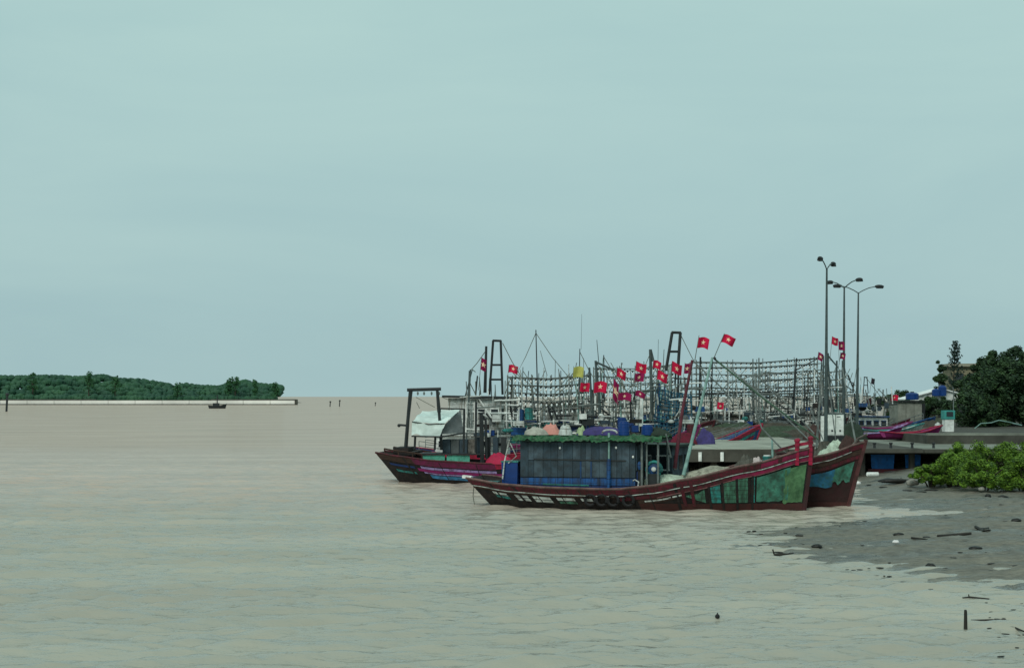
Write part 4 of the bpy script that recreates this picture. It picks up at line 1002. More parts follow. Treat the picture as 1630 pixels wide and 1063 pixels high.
small_boat(1392, 112, 4.2, -20, 1.82, magenta, purple, 'violet rowing boat on the quay behind the crimson one')
small_boat(1418, 113, 5.2, 6, 2.0, offwhite, tealp, 'pale rowing boat on the quay between the violet and crimson ones')
small_boat(1412, 121, 4.5, 12, 2.0, purple, magenta, 'mauve rowing boat farthest back on the quay')

# dark rows on the quay: net bales and boards
def long_bale(px, D, w, d, hgt, mt, label, seed, z=1.83, cat='net'):
    q = PZ(px, D, z); return heap('net_bale', q, (w, d, hgt), mt, label, cat, 'long net bales laid out on the quay', seed=seed)
brownnet = M('brown_net', (.075, .07, .055), .95, .6, 4, bump=1, bscale=20)
dkg = M('moss_net', (.05, .08, .05), .95, .6, 4, bump=1, bscale=20)
for i, (px, D, w, hgt, mt, lab) in enumerate((
    (1160, 118, 4.6, .45, greynet, 'grey net bale on the quay left of centre, behind the pale slab'),
    (1212, 119, 5.2, .5, dkg, 'mossy green net bale on the quay left of the kiosk'),
    (1265, 120, 4.4, .45, brownnet, 'brown net bale on the quay nearest the white kiosk'),
    (1140, 127, 5.0, .6, brownnet, 'brown net bale at the back left of the quay'),
    (1190, 128, 5.4, .6, greynet, 'grey net bale at the back of the quay, middle'),
    (1245, 127, 5.2, .65, dkg, 'dark mossy net bale at the back of the quay'),
    (1286, 130, 4.4, .7, greynet, 'grey net bale at the back right of the quay'),
    (1170, 131, 5.5, .8, dkg, 'low mossy net pile along the far quay edge'),
    (1235, 131, 5.5, .8, brownnet, 'low brown net pile along the far quay edge'),
    (1354, 112, 2.4, 1.1, M('dark_net', (.03, .05, .035)), 'dark net pile right of the white kiosk'),
    (1300, 112, 2.0, 1.0, M('rust_net', (.07, .04, .035)), 'rusty net pile left of the white kiosk'))):
    long_bale(px, D, w, 1.9, hgt, mt, lab, 40 + i * 3)
m = mk(greenpole)
for px, D, yaw, lab, cm, rm in ((1165, 137, 3, 'low boat with long grey awning moored just beyond the quay, left one', slate2, greynet), (1255, 139, -4, 'low boat with long brown awning moored just beyond the quay, right one', greywood, brownnet), (1200, 148, 2, 'dark low boat with a mossy awning between the two awning boats', slate, dkg)):
    r_ = place('fishing_boat', px, D, yaw, lab, 'fishing boat', 'fishing boats crowded behind the front boats')
    h = Hull(12, 3.4, [(0, 1.9), (.4, 1.6), (.7, 1.8), (1, 2.6)], stern=1, bow=1)
    build_hull(r_, h, greywood, [(darkm, 0, 1, .03, .3, .05), (white, 0, 1, .35, .45, .05)], greywood)
    m = mk(cm); m.box((-.6, 0, 1.9), (8, 2.6, 1.2)); m.build('cabin', r_)
    for k in range(5):
        m = mk(rm if k % 2 else tarpg); m.box((-4.3 + k * 1.85, 0, 2.62 + .06 * (k % 3)), (1.8, 3.0 + .2 * (k % 2), .14), rx=R(2 * (k % 3 - 1)), ry=R(random.uniform(-3, 3))); m.build('awning', r_)
    clutter(r_, inv(r_), px - 62, px + 62, 655, 685, D - 2.2, 26, px)
# white kiosk
ks = empty('kiosk', PZ(1328, 103, 1.83), 0, 'white electrical kiosk with dark louvred top standing on the quay', 'kiosk')
m = mk(darkm); m.box((0, 0, .25), (1.3, .9, .5)); m.build('plinth', ks)
m = mk(white); m.box((0, 0, 1.25), (1.12, .8, 1.45)); m.build('cabinet', ks)
for sx in (-1, 1):
    m = mk(M('kiosk_door', (.78, .84, .78), .6, .2, 4)); m.box((sx * .27, -.415, 1.25), (.5, .04, 1.32)); dr = m.build('door', ks)
    m = mk(darkm); m.box((sx * .27 + .03, -.445, .85), (.12, .03, .12)); m.build('handle', dr)
m = mk(greenp); m.box((0, -.43, 1.3), (.03, .03, 1.3)); m.build('strip', ks)
m = mk(darkm); m.box((.2, -.44, 1.8), (.25, .02, .05)); m.build('plate', ks)
m = mk(polem); m.box((0, 0, 2.0), (1.25, .9, .06)); m.build('roof', ks)
m = mk(darkm); m.box((-.45, 0, 2.75), (.62, .5, .5)); m.tube([(-.45, 0, 2.0), (-.45, 0, 2.5)], .06, 6); m.build('speaker_box', ks)
pc = empty('gate_post', PZ(1309, 102, 1.8), 0, 'narrow white post left of the kiosk', 'post')
m = mk(white); m.box((0, 0, .95), (.2, .2, 1.9)); m.build('shaft', pc); m = mk(darkm); m.box((0, 0, 1.95), (.26, .26, .08)); m.build('cap', pc)

# blue tarpaulins under the quay, float, stones
for (xa, xb, lab) in ((1386, 1424, 'larger blue tarpaulin hung under the quay edge beside the bow'), (1440, 1466, 'smaller blue tarpaulin under the quay edge, near the mangroves')):
    r = empty('tarpaulin', PZ((xa + xb) / 2, 93.6, 1.35), 0, lab, 'tarpaulin')
    w = (xb - xa) / FPX * 93.6
    m = mk(bluetarp); m.grid(lambda u, v: ((u - .5) * w + .15 * (v) * (.5 - u), .06 * nz(u * 5 + xa, v * 4, 0), .05 - v * 1.05 + .04 * nz(u * 6, xa, 3)), 16, 10); m.build('sheet', r, smooth=True)
    m = mk(darkm); m.tube([(-w / 2, .02, .08), (w / 2, .02, .08)], .03, 5); m.build('rail', r)
bt = empty('beam', PZ(1425, 93.2, .42), 0, 'dark red timber lying under the blue tarpaulins', 'timber')
m = mk(maroon); m.box((0, 0, 0), (3.4, .25, .22)); m.build('timber', bt)
fl = empty('float', G(1389, 758, .45) + Vector((0, 0, .12)), R(8), 'white cylindrical float lying on the mud beside the bow', 'float')
m = mk(white); m.tube([(-.36, 0, 0), (-.32, 0, 0), (.32, 0, 0), (.36, 0, 0)], [.08, .13, .13, .08], 10); m.build('body', fl)
m = mk(rope); m.tube([(-.15, 0, -.13), (-.15, -.13, 0), (-.15, 0, .13)], .02, 5); m.build('strap', fl)
def rock(loc, d, mt, name, label, cat, seed, group=None):
    m = mk(mt)
    def f(u, v):
        t = u * 2 * math.pi; ph = v * math.pi; q = Vector((math.sin(ph) * math.cos(t), math.sin(ph) * math.sin(t), math.cos(ph)))
        k = 1 + .35 * nz(q.x * 1.6 + seed, q.y * 1.6, q.z * 1.6)
        return (q.x * d[0] / 2 * k, q.y * d[1] / 2 * k, q.z * d[2] / 2 * k)
    m.grid(f, 12, 7); o = m.build(name, smooth=True); o.location = loc; return tag(o, label, cat, group)
stonem = M('pale_stone', (.30, .30, .26), .9, .5, 4); clod = M('black_mud', (.012, .013, .011), .4, .3, 6, bump=.5)
rock(G(1452, 768, .45), (.7, .5, .35), stonem, 'stone', 'pale stone on the mud at the left foot of the mangroves', 'stone', 1)
rock(G(1424, 765, .42), (1.7, .5, .3), clod, 'stone', 'long dark stone on the mud right of the white float', 'stone', 2)
rock(G(1562, 778, .45), (.35, .3, .2), stonem, 'stone', 'small pale stone at the foot of the mangroves near the right edge', 'stone', 3)
rock(G(1366, 769, .3), (.28, .25, .2), M('white_foam', (.7, .7, .68), .8), 'foam_block', 'small white foam block right beside the stem of the second boat', 'debris', 4)
rock(G(1426, 862, .28), (.22, .16, .12), M('white_foam', (.7, .7, .68)), 'foam_block', 'tiny white litter piece in the middle of the mudflat', 'debris', 5)
for i, (px, py, w, hh, lab) in enumerate(((1430, 849, .34, .16, 'dark clod of mud just above the white litter'), (1300, 862, .36, .16, 'dark clod at the left end of the mudflat'),
        (1573, 792, .32, .2, 'left of two dark clods near the mangroves'), (1597, 791, .5, .24, 'right and larger of two dark clods near the mangroves'), (1618, 829, .4, .2, 'dark clod at the right edge of the mudflat'),
        (1552, 871, .42, .14, 'flat dark clod on the mid mudflat'), (1481, 892, .3, .18, 'dark clod near the lower edge of the mudflat'), (1475, 852, .3, .1, 'small flat clod left of the long stick'))):
    p = G(px, py, .25); p.z = ground_z(p.x, p.y) + .03; rock(p, (w, w * .7, hh), clod, 'mud_clod', lab, 'mud clod', 10 + i, 'dark clods on the mudflat')
def stick(pts, r, mt, label, name='stick', cat='driftwood', twigs=()):
    base = Vector(pts[0]); o = empty(name, base, 0, label, cat, None)
    m = mk(mt); m.tube([Vector(p) - base for p in pts], [r, r * .6], 6); m.build('stem', o)
    for t in twigs: m = mk(mt); m.tube([Vector(q) - base for q in t], r * .5, 5); m.build('twig', o)
wood = M('wet_wood', (.02, .018, .014), .6, .3, 8)
stick([G(1537, 1001), G(1537, 1001) + Vector((0, 0, .38)), G(1537, 1001) + Vector((-.005, 0, .42))], .042, wood, 'short dark stake standing upright in the shallow water', 'stake', 'stake')
def mudline(*pp, z=.22): 
    r = []
    for x, y in pp: p = G(x, y, z); p.z = max(.02, ground_z(p.x, p.y)) + .04; r.append(p)
    return r
stick(mudline((1493, 854), (1518, 853), (1546, 853)), .07, wood, 'long dark stick lying on the mudflat')
stick(mudline((1451, 856), (1476, 859)), .04, wood, 'thin stick left of the long one on the mudflat')
stick(mudline((1553, 842), (1566, 849), (1576, 848)), .055, wood, 'bent dark stick on the mudflat with a twig', twigs=[mudline((1562, 846), (1574, 842))])
stick([G(1546, 990) + Vector((0, 0, .03)), G(1580, 990) + Vector((0, 0, .05)), G(1614, 993) + Vector((0, 0, .02))], .035, wood, 'long thin branch floating right of the upright stake')
stick([G(1532, 953) + Vector((0, 0, .02)), G(1544, 953) + Vector((0, 0, .05)), G(1575, 954) + Vector((0, 0, .02))], .03, wood, 'floating branch with a raised twig above the stake', twigs=[[G(1543, 953), G(1542, 953) + Vector((0, 0, .12))]])
stick([G(1602, 1000) + Vector((0, 0, .04)), G(1616, 1001) + Vector((0, 0, .03)), G(1630, 1006) + Vector((0, 0, .02))], .03, wood, 'crooked branch in the water at the right edge')
stick([G(1232, 884) + Vector((0, 0, .02)), G(1245, 884) + Vector((0, 0, .05)), G(1262, 883) + Vector((0, 0, .02))], .05, wood, 'dark stick at the waterline left of the mudflat', twigs=[[G(1233, 884), G(1230, 884) + Vector((0, 0, .2))]])
fb = G(1142, 984, 0); o = empty('fishing_float', fb, 0, 'small round black float alone on the water in front', 'float')
m = mk(rubber); m.ell((0, 0, .05), (.11, .11, .11), 12, 8); m.build('ball', o, smooth=True); m = mk(rubber); m.tube([(0, 0, .09), (0, 0, .13)], .015, 6); m.build('ring', o)
# scattered small debris along the water's edge
m = mk(clod)
def bits(n, x0, x1, y0, y1, smin=.04, smax=.16):
    for _ in range(n):
        px, py = random.uniform(x0, x1), random.uniform(y0, y1); p = G(px, py, 0); s = random.uniform(smin, smax) * random.uniform(.6, 1)
        p.z = max(0, ground_z(p.x, p.y)) + .005
        m.ell(p, (s * random.uniform(1.2, 3.6), s, s * .5), 6, 4, random.uniform(-.5, .5))
bits(26, 1185, 1290, 840, 890, .06, .18); bits(16, 1340, 1420, 896, 918, .05, .13); bits(30, 1560, 1632, 955, 1000, .03, .09); bits(12, 1590, 1632, 1000, 1045, .03, .07); bits(14, 1430, 1540, 925, 945, .03, .08)
bits(36, 1300, 1630, 790, 915, .04, .13); bits(10, 1380, 1500, 760, 790, .1, .3)
tag(m.build('debris'), 'scattered dark twigs and mud crumbs along the water edge', 'debris', kind='stuff')

# ------------------------------------------------------------------ flags
fl_list = [
 (817, 587, 15, 112, 'small red flag flying alone above the lamp rows at the left', {}),
 (770, 579, 9, 95.5, 'narrow red flag half hidden against the dark mast at the left', dict(faded=True, h=19)),
 (932, 615, 17, 101, 'red flag, leftmost of the pair below the yellow flag', {}),
 (956, 616, 21, 100, 'larger red flag right of the leftmost one of the pair', {}),
 (990, 593, 17, 102, 'red flag between the leaning grey mast and the mast cluster', dict(polebase=(978, 630))),
 (1021, 583, 18, 103, 'red flag, upper of two beside each other in the middle cluster', {}),
 (1018, 600, 17, 105, 'dark red flag hanging just under the upper middle one', dict(faded=True)),
 (1047, 579, 15, 104, 'red flag right beside the thick grey mast', {}),
 (1055, 597, 18, 101, 'bright red flag below the one by the thick grey mast', {}),
 (982, 617, 12, 101, 'drooping magenta red flag hanging in folds', dict(faded=True, droop=.9, h=32)),
 (995, 629, 22, 100.5, 'crumpled dark red flag lowest in the middle cluster', dict(faded=True, droop=.2, h=12)),
 (1020, 626, 18, 104, 'faded dark flag behind the white pipes', dict(faded=True, h=9)),
 (1079, 584, 20, 105, 'red flag hanging across the black ladder frame', dict(faded=False)),
 (1094, 586, 9, 103, 'small red flag at the right side of the black ladder frame', dict(faded=True, h=16)),
 (1121, 544, 20, 68, 'big red flag on a slanting staff, left of the two highest', dict(polebase=(1106, 574), h=17)),
 (1160, 539, 21, 67.4, 'big red flag on a slanting staff, right of the two highest', dict(polebase=(1136, 571), h=14)),
 (1330, 542, 12, 112, 'red flag between the two left street lamp poles', dict(h=12, polebase=(1321, 575))),
 (1341, 549, 12, 112.5, 'red flag against the middle street lamp pole, upper', dict(faded=True, h=14, polebase=(1336, 580))),
 (1342, 566, 9, 113, 'dark faded flag on the middle street lamp pole, lower', dict(faded=True, h=10)),
 (1307, 567, 10, 96.5, 'small red flag touching the left street lamp pole', dict(faded=True, h=12)),
 (1147, 645, 11, 128, 'small red flag low behind the crossing booms', dict(h=11)),
 (1425, 632, 13, 150, 'red flag low beside the grey shed', dict(h=9)),
]
for i, (x, y, w, D, lab, kw) in enumerate(fl_list): flag(x, y, w, D, lab, seed=i, **kw)
flag(921, 592, 17, 112, 'pale yellow flag above the right end of the lamp rows', col=yellow, star=False, seed=3, h=17)
flag(1390, 606, 6, 136, 'tiny dark flag on the thin mast right of the street lamps', col=M('dark_cloth', (.03, .02, .03), .9), star=False, seed=5, h=9)

# ------------------------------------------------------------------ far boats beyond (only masts and roofs show)
FG = 'small boats in the far rows of the harbour'
def far_boat(px, D, L, yaw, mt, cm, nm, label):
    root = place('fishing_boat', px, D, yaw, label, 'fishing boat', FG)
    h = Hull(L, 3.2, [(0, 1.6), (.4, 1.2), (.7, 1.5), (1, 2.7)], stern=1, bow=1)
    m = mk(mt)
    for sd in (-1, 1): h.band(m, 0, 1, h.sheer, lambda t: -.2, 0.0, sides=(sd,), n=14, rows=3)
    m.build('hull', root)
    m = mk(greywood)
    for k in range(14):
        a, b = k / 14, (k + 1) / 14; m.quad(h.pt(a, h.sheer(a) - .3, -1), h.pt(b, h.sheer(b) - .3, -1), h.pt(b, h.sheer(b) - .3, 1), h.pt(a, h.sheer(a) - .3, 1))
    m.build('deck', root)
    wheelhouse(root, -1, 0, 2, 3.4, 1, 3, cm, greywood, 3)
    for k in range(nm):
        x = random.uniform(-L * .4, L * .4); ht = random.uniform(4.5, 8)
        m = mk(random.choice((polem, greypole, darkm))); m.tube([(x, 0, .8), (x + random.uniform(-.5, .5), 0, ht)], [.09, .04], 5); m.build('mast', root)
    m = mk(rope)
    for k in range(6): m.tube([(random.uniform(-L / 2, L / 2), random.uniform(-1, 1), random.uniform(3, 6)), (random.uniform(-L / 2, L / 2), 0, random.uniform(1.5, 4))], .03, 4)
    m.build('rigging', root)
fb_ = [(840, 165, white, tealp, 'pale far boat behind the left end of the lamp rows'), (905, 175, bluep, offwhite, 'blue far boat behind the yellow flag'), (960, 160, offwhite, slate2, 'grey far boat behind the pair of flags'),
       (1015, 185, navy, white, 'navy far boat behind the white pipes'), (1060, 170, tealp, bluep, 'teal far boat behind the black ladder frame'), (1120, 175, greywood, slate2, 'grey far boat behind the pale teal boom'),
       (1170, 165, bluep, greywood, 'blue far boat under the left half of the longest lamp rows'), (1230, 180, white, offwhite, 'white far boat under the right half of the longest lamp rows'), (1290, 172, brown, slate2, 'brown far boat left of the kiosk'),
       (1350, 180, maroon, offwhite, 'maroon far boat behind the street lamps')]
for i, (px, D, mt, cm, lab) in enumerate(fb_): far_boat(px, D, random.uniform(11, 14), random.uniform(-25, 25), mt, cm, 4, lab)

# small deck gear standing on the mid boats: floats, drums
gear = [(828, 662, 112, bluep, 'blue drum on the pale rack boat, left'), (842, 660, 112, tealp, 'teal drum on the pale rack boat, right of the blue one'), (816, 660, 112.5, white, 'white drum at the left end of the pale rack boat'),
        (940, 684, 103, bluedrum, 'blue drum on the violet boat, left end'), (990, 676, 102, bluedrum, 'blue drum on the violet boat near the white pipes'), (1100, 686, 105, maroon, 'maroon drum at the right end of the blue-netted boat')]
for px, py, D, mt, lab in gear:
    q = P(px, py, D); drum('drum', (q.x, D, q.z - .35), .3, .8, mt, lab, group='drums standing on the boats behind')

# ------------------------------------------------------------------ vegetation
def leafmat(name, c1, c2, sc, rough=.6):
    m, n, l, b = node_mat(name); t = n.new('ShaderNodeTexCoord'); q = n.new('ShaderNodeTexNoise'); q.inputs['Scale'].default_value = sc; q.inputs['Detail'].default_value = 5
    r = n.new('ShaderNodeValToRGB'); r.color_ramp.elements[0].position = .35; r.color_ramp.elements[1].position = .65
    r.color_ramp.elements[0].color = (*c1, 1); r.color_ramp.elements[1].color = (*c2, 1)
    l.new(t.outputs['Object'], q.inputs['Vector']); l.new(q.outputs['Fac'], r.inputs[0]); l.new(r.outputs[0], b.inputs['Base Color']); b.inputs['Roughness'].default_value = rough
    b.inputs['Specular IOR Level'].default_value = .25
    return m
mang = leafmat('mangrove_leaf', (.018, .055, .008), (.17, .31, .03), 3.4)
dark_l = leafmat('dark_leaf', (.010, .027, .014), (.042, .088, .030), 1.3)
isl_l = leafmat('island_leaf', (.020, .085, .038), (.055, .16, .055), .06)
isl_d = leafmat('island_leaf_deep', (.014, .06, .036), (.032, .10, .048), .06)
conif = leafmat('conifer_leaf', (.010, .026, .022), (.02, .045, .03), 1.5)
def leaves(mb, clumps, per, ls, squash=.8, flat=.5):
    for (c, r) in clumps:
        c = Vector(c)
        for _ in range(int(per)):
            d = Vector((random.gauss(0, 1), random.gauss(0, 1), random.gauss(0, 1))).normalized()
            rr = r * (random.random() ** .35); p = c + Vector((d.x * rr, d.y * rr, d.z * rr * squash))
            nrm = (d * (1 - flat) + Vector((random.gauss(0, .5), random.gauss(0, .5), random.gauss(0, .5) + flat))).normalized()
            u = nrm.cross(Vector((random.random(), random.random(), random.random()))).normalized(); w = nrm.cross(u)
            s = ls * random.uniform(.6, 1.3)
            mb.quad(p - u * s, p - w * s * .45, p + u * s, p + w * s * .45)
def bush(px, py, wpx, hpx, label, seed, z=.45):
    random.seed(seed); base = G(px, py, z); D = base.y; W = wpx / FPX * D; H = hpx / FPX * D
    o = empty('mangrove_bush', base, 0, label, 'mangrove', 'green mangrove bushes on the mud')
    m = mk(barkm); cl = []
    for k in range(9):
        a = random.uniform(0, 6.28); r = W * .42 * random.random() ** .6; t = Vector((math.cos(a) * r, math.sin(a) * r * .8, H * random.uniform(.5, .85) * (1 - .4 * (r / (W * .5)) ** 2)))
        m.tube([(math.cos(a) * r * .2, math.sin(a) * r * .2, -.15), t * .5 + Vector((0, 0, .1)), t], [.05, .035, .02], 5)
    m.build('stems', o)
    for k in range(46):
        a = random.uniform(0, 6.28); r = W * .5 * random.random() ** .5; top = H * (1 - .55 * (r / (W * .5)) ** 2)
        cl.append((Vector((math.cos(a) * r, math.sin(a) * r, random.uniform(.06 * H, top * .93))), random.uniform(.2, .4) * min(1.2, H / 1.8)))
    m = mk(mang); leaves(m, cl, 260, .062, .75, .5); m.build('crown', o)
bush(1482, 770, 70, 34, 'leftmost low mangrove bush beside the quay', 1)
bush(1516, 770, 92, 56, 'mangrove bush second from the left', 2)
bush(1556, 764, 106, 64, 'tall mangrove bush in the middle of the row', 3)
bush(1566, 776, 80, 50, 'small front mangrove bush at the mud edge', 4)
bush(1612, 764, 102, 68, 'tall mangrove bush at the right of the row', 5)
bush(1628, 776, 60, 62, 'front mangrove bush cut by the right picture edge', 6)
bush(1668, 764, 90, 68, 'mangrove bush beyond the right picture edge', 7)
bush(1536, 752, 70, 50, 'mangrove bush half hidden behind the second one', 8)
random.seed(5)
def big_tree(base, H, W, label, seed, lm, cat='tree', n=60, per=230, ls=.2, low=.1, top_irreg=.3, blobs=(), name='broadleaf_tree', rmin=.5, rmax=1.15):
    random.seed(seed); o = empty(name, base, 0, label, cat, None)
    m = mk(barkm); m.tube([(0, 0, -.3), (W * .02, 0, H * .3), (-W * .02, 0, H * .7)], [.028 * H, .02 * H, .01 * H], 8)
    cl = []
    for k in range(n):
        a = random.uniform(0, 6.28); zz = random.uniform(low, 1.0)
        prof = math.sqrt(max(.05, 1 - ((zz - .45) / .58) ** 2)); r = W / 2 * prof * random.random() ** .45 * .88
        z = H * zz * (1 - top_irreg * .3 * random.random())
        cl.append((Vector((math.cos(a) * r, math.sin(a) * r, z)), random.uniform(rmin, rmax)))
        if k % 4 == 0: m.tube([(0, 0, H * .25 * random.uniform(.6, 1.6)), cl[-1][0] * .6 + Vector((0, 0, H * .15)), cl[-1][0]], [.01 * H, .006 * H, .003 * H], 5)
    for k in range(n // 2):
        a = random.uniform(0, 6.28); zz = random.uniform(.35, 1.0); pr = math.sqrt(max(.05, 1 - ((zz - .45) / .58) ** 2)) * W / 2 * random.uniform(.9, 1.12)
        cl.append((Vector((math.cos(a) * pr, math.sin(a) * pr, H * zz * random.uniform(.95, 1.1))), rmin * random.uniform(.5, .9)))
    for (x, z, r) in blobs: cl.append((Vector((x, 0, z)), r))
    m.build('trunk', o)
    m = mk(lm); leaves(m, cl, per, ls, .85, .4); m.build('crown', o)
DT = 138
big_tree(PZ(1549, DT - 9, 2.3), 2.9, 4.4, 'low spreading dark tree at the foot of the big ones, nearest the booth', 29, dark_l, n=34, per=240, ls=.15, rmin=.35, rmax=.8)
big_tree(PZ(1608, DT, 2.3), 6.2, 9.0, 'large dark leafy tree at the right edge', 21, dark_l, n=85, per=300, ls=.17, blobs=[(.2, 6.6, .7), (.6, 6.9, .55), (-1.8, 6.0, .6), (-1.6, 6.6, .4), (-2.6, 5.5, .6), (1.6, 5.9, .8)])
big_tree(PZ(1577, DT - 5, 2.3), 4.6, 5.0, 'lower dark tree left of the large one', 22, dark_l, n=50, per=300, ls=.16)
big_tree(PZ(1650, DT - 6, 2.3), 6.0, 7.5, 'dark tree partly outside the right edge', 23, dark_l, n=55, per=260, ls=.17)
big_tree(PZ(1487, 150, 2.3), 2.6, 3.4, 'low round dark shrub under the white house gable', 24, dark_l, 'shrub', n=22, per=200, ls=.15, name='garden_shrub', rmin=.3, rmax=.6)
big_tree(PZ(1438, 165, 2.2), 3.4, 2.4, 'small dark tree left of the grey shed', 25, dark_l, n=14, per=150, ls=.16, rmin=.3, rmax=.6)
big_tree(PZ(1412, 170, 2.2), 2.9, 4.0, 'low spreading tree near the low red flag', 26, dark_l, n=16, per=150, ls=.16, rmin=.3, rmax=.6)
big_tree(PZ(1496, 175, 3.0), 5.6, 1.8, 'narrow dark tree behind the blue roof tank', 27, dark_l, n=14, per=170, ls=.16, rmin=.3, rmax=.55)
# conifer with upswept tiers
random.seed(8)
cf = empty('conifer_tree', PZ(1517, 160, 2.3), 0, 'thin spiky conifer rising between the white house and the tan building', 'tree')
m = mk(barkm); m.tube([(0, 0, 0), (.05, 0, 4), (.25, 0, 8.6)], [.12, .08, .02], 6); m.build('trunk', cf)
m = mk(conif)
cl = []
for k in range(16):
    z = 2.4 + k * .38; rr = max(.12, 1.25 * (1 - (z - 2.4) / 6.6) ** .8) * random.uniform(.6, 1.1)
    for a in range(5):
        t = a * 1.257 + k * .7 + random.uniform(-.3, .3)
        rr2 = rr * random.uniform(.5, 1.5)
        if random.random() < .25: continue
        for q in range(4):
            f = (q + 1) / 4; cl.append((Vector((math.cos(t) * rr2 * f + .02 * k, math.sin(t) * rr2 * f, z + .45 * f * f)), .15))
leaves(m, cl, 13, .10, .7, .3); m.build('crown', cf)
# island wood
random.seed(77)
Y_I = 1150.0; SI = Y_I / FPX
prof = [(-260, 598), (-120, 594), (0, 596), (50, 595), (100, 597), (140, 594), (160, 600), (200, 601), (240, 608), (262, 613), (275, 608), (290, 611), (330, 613), (350, 607), (375, 603), (385, 608), (405, 609), (430, 611), (443, 614), (450, 620), (458, 634)]
m = mk(isl_l); m.mat(isl_d)
x = -260.0
cl = []
while x < 438:
    ytop = interp(prof, x)
    for row in range(6):
        top = (HOR - ytop) * SI + CAMH
        if row < 5: top *= (.3, .45, .62, .78, .9)[row] * random.uniform(.9, 1.1)
        if x > 425: top = min(top, (HOR - ytop) * SI + CAMH)
        r = random.uniform(2.2, 4.2)
        cl.append((Vector(((x + random.uniform(-3, 3) - CX) * SI, Y_I + row * 9 + random.uniform(-3, 3), top - r * .75)), r))
        if row < 2: cl.append((Vector(((x + random.uniform(-3, 3) - CX) * SI, Y_I - 3 + row * 4 + random.uniform(-2, 2), random.uniform(2.2, 4))), r * .8))
    x += random.uniform(3.3, 4.8)
for i in range(0, len(cl)):
    m.mat(isl_l if random.random() < .6 else isl_d); leaves(m, [cl[i]], 70, .62, .85, .45)
# inner cores so that no light shows straight through the wood
for (c, r) in cl: m.mat(isl_d); m.ell(c, (r * 1.85, r * 1.85, r * 1.75), 7, 5, random.random() * 3)
tag(m.build('woodland'), 'dense green mangrove wood covering the far island', 'woodland', kind='stuff')
m = mk(M('island_soil', (.035, .035, .025), .9)); 
m.grid(lambda u, v: (lerp((-300 - CX) * SI, (462 - CX) * SI, u), lerp(Y_I - 14, Y_I + 70, v), 1.6 * math.sin(min(1, v * 6) * math.pi / 2) * min(1, (1 - u) * 40) - .1 + .3 * nz(u * 60, v * 5, 0)), 120, 8)
tag(m.build('island'), kind='structure')
EG = 'taller trees standing out of the island wood'
for i, (px, yt, w, lab) in enumerate(((374, 600, 20, 'tallest round tree near the right end of the island'), (364, 605, 12, 'small tree just left of the tallest one on the island'), (141, 592, 15, 'round treetop over the middle of the island wood'),
        (52, 593, 16, 'treetop near the left edge of the island wood'), (183, 598, 12, 'treetop right of the middle of the island wood'), (283, 609, 14, 'low treetop in the dip of the island skyline'), (406, 606, 7, 'thin treetop right of the tallest island tree'), (438, 610, 12, 'last tree at the right tip of the island'))):
    Hh = (HOR - yt) * SI + CAMH - 1.2
    big_tree(PZ(px, Y_I - 2 - (i % 3), 1.2), Hh, w * SI, lab, 90 + i, isl_l, n=18, per=60, ls=.6, low=.35, rmin=1.0, rmax=2.2)
# breakwater in front of the island
bw = empty('breakwater', (0, 0, 0), 0, 'long pale concrete breakwater in front of the wooded island', 'breakwater')
DBW = 905.0; palec = M('pale_breakwater', (.78, .76, .70), .85, .35, .05, gcol=(.3, .3, .27)); sb = DBW / FPX
for k in range(-9, 12):
    xa, xb = (k * 43 - CX) * sb, (min(470, (k + 1) * 43) - CX) * sb
    if k * 43 >= 470: break
    m = mk(palec); m.box(((xa + xb) / 2, DBW + 2, 1.5), (xb - xa - .25, 4, 2.3)); m.build('wall_block', bw)
    m = mk(concd); m.box(((xa + xb) / 2, DBW + 1.8, .2), (xb - xa - .1, 5, .7)); m.build('footing', bw)
for (xa, xb) in ((335, 470), (0, 150)):
    m = mk(concd); m.box((((xa + xb) / 2 - CX) * sb, DBW + 3.3, 3.05), ((xb - xa) * sb, 2.2, .7)); m.build('capping', bw)
m = mk(concd); m.box(((470 - CX) * sb + .3, DBW + 2, 1.6), (1.2, 5, 3.4)); m.build('end_pier', bw)
# sampan in front of the breakwater, posts in the water
sp = empty('sampan', G(346, 650), R(5), 'tiny dark boat with a short mast in front of the breakwater', 'boat')
h = Hull(7.5, 2.6, [(0, 1.3), (.4, 1.0), (.7, 1.2), (1, 1.9)], stern=.5, bow=.7)
build_hull(sp, h, darkm, [], darkm)
m = mk(darkm); m.box((-.5, 0, 1.6), (2.6, 1.8, 1.3)); m.build('cabin', sp)
m = mk(darkm); m.tube([(0, 0, 1.5), (0, 0, 5.6)], .22, 6); m.build('mast', sp)
for px, py, hh, r, lab in ((10, 655, 6.2, .35, 'leaning channel post standing in the water at the left edge'), (525, 647, 2.6, .26, 'left of two small posts in the open water'), (540, 647, 3.2, .26, 'right of two small posts in the open water'), (597, 646, 1.8, .22, 'short post in the open water near the leftmost boat')):
    g0 = G(px, py); o = empty('channel_post', g0, 0, lab, 'post')
    m = mk(darkm); m.tube([(0, 0, -1), (r, 0, hh * .9)], r, 6); m.build('pile', o); m = mk(darkm); m.ell((r, 0, hh * .92), (r * 4, r * 3, r * 3)); m.build('topmark', o)

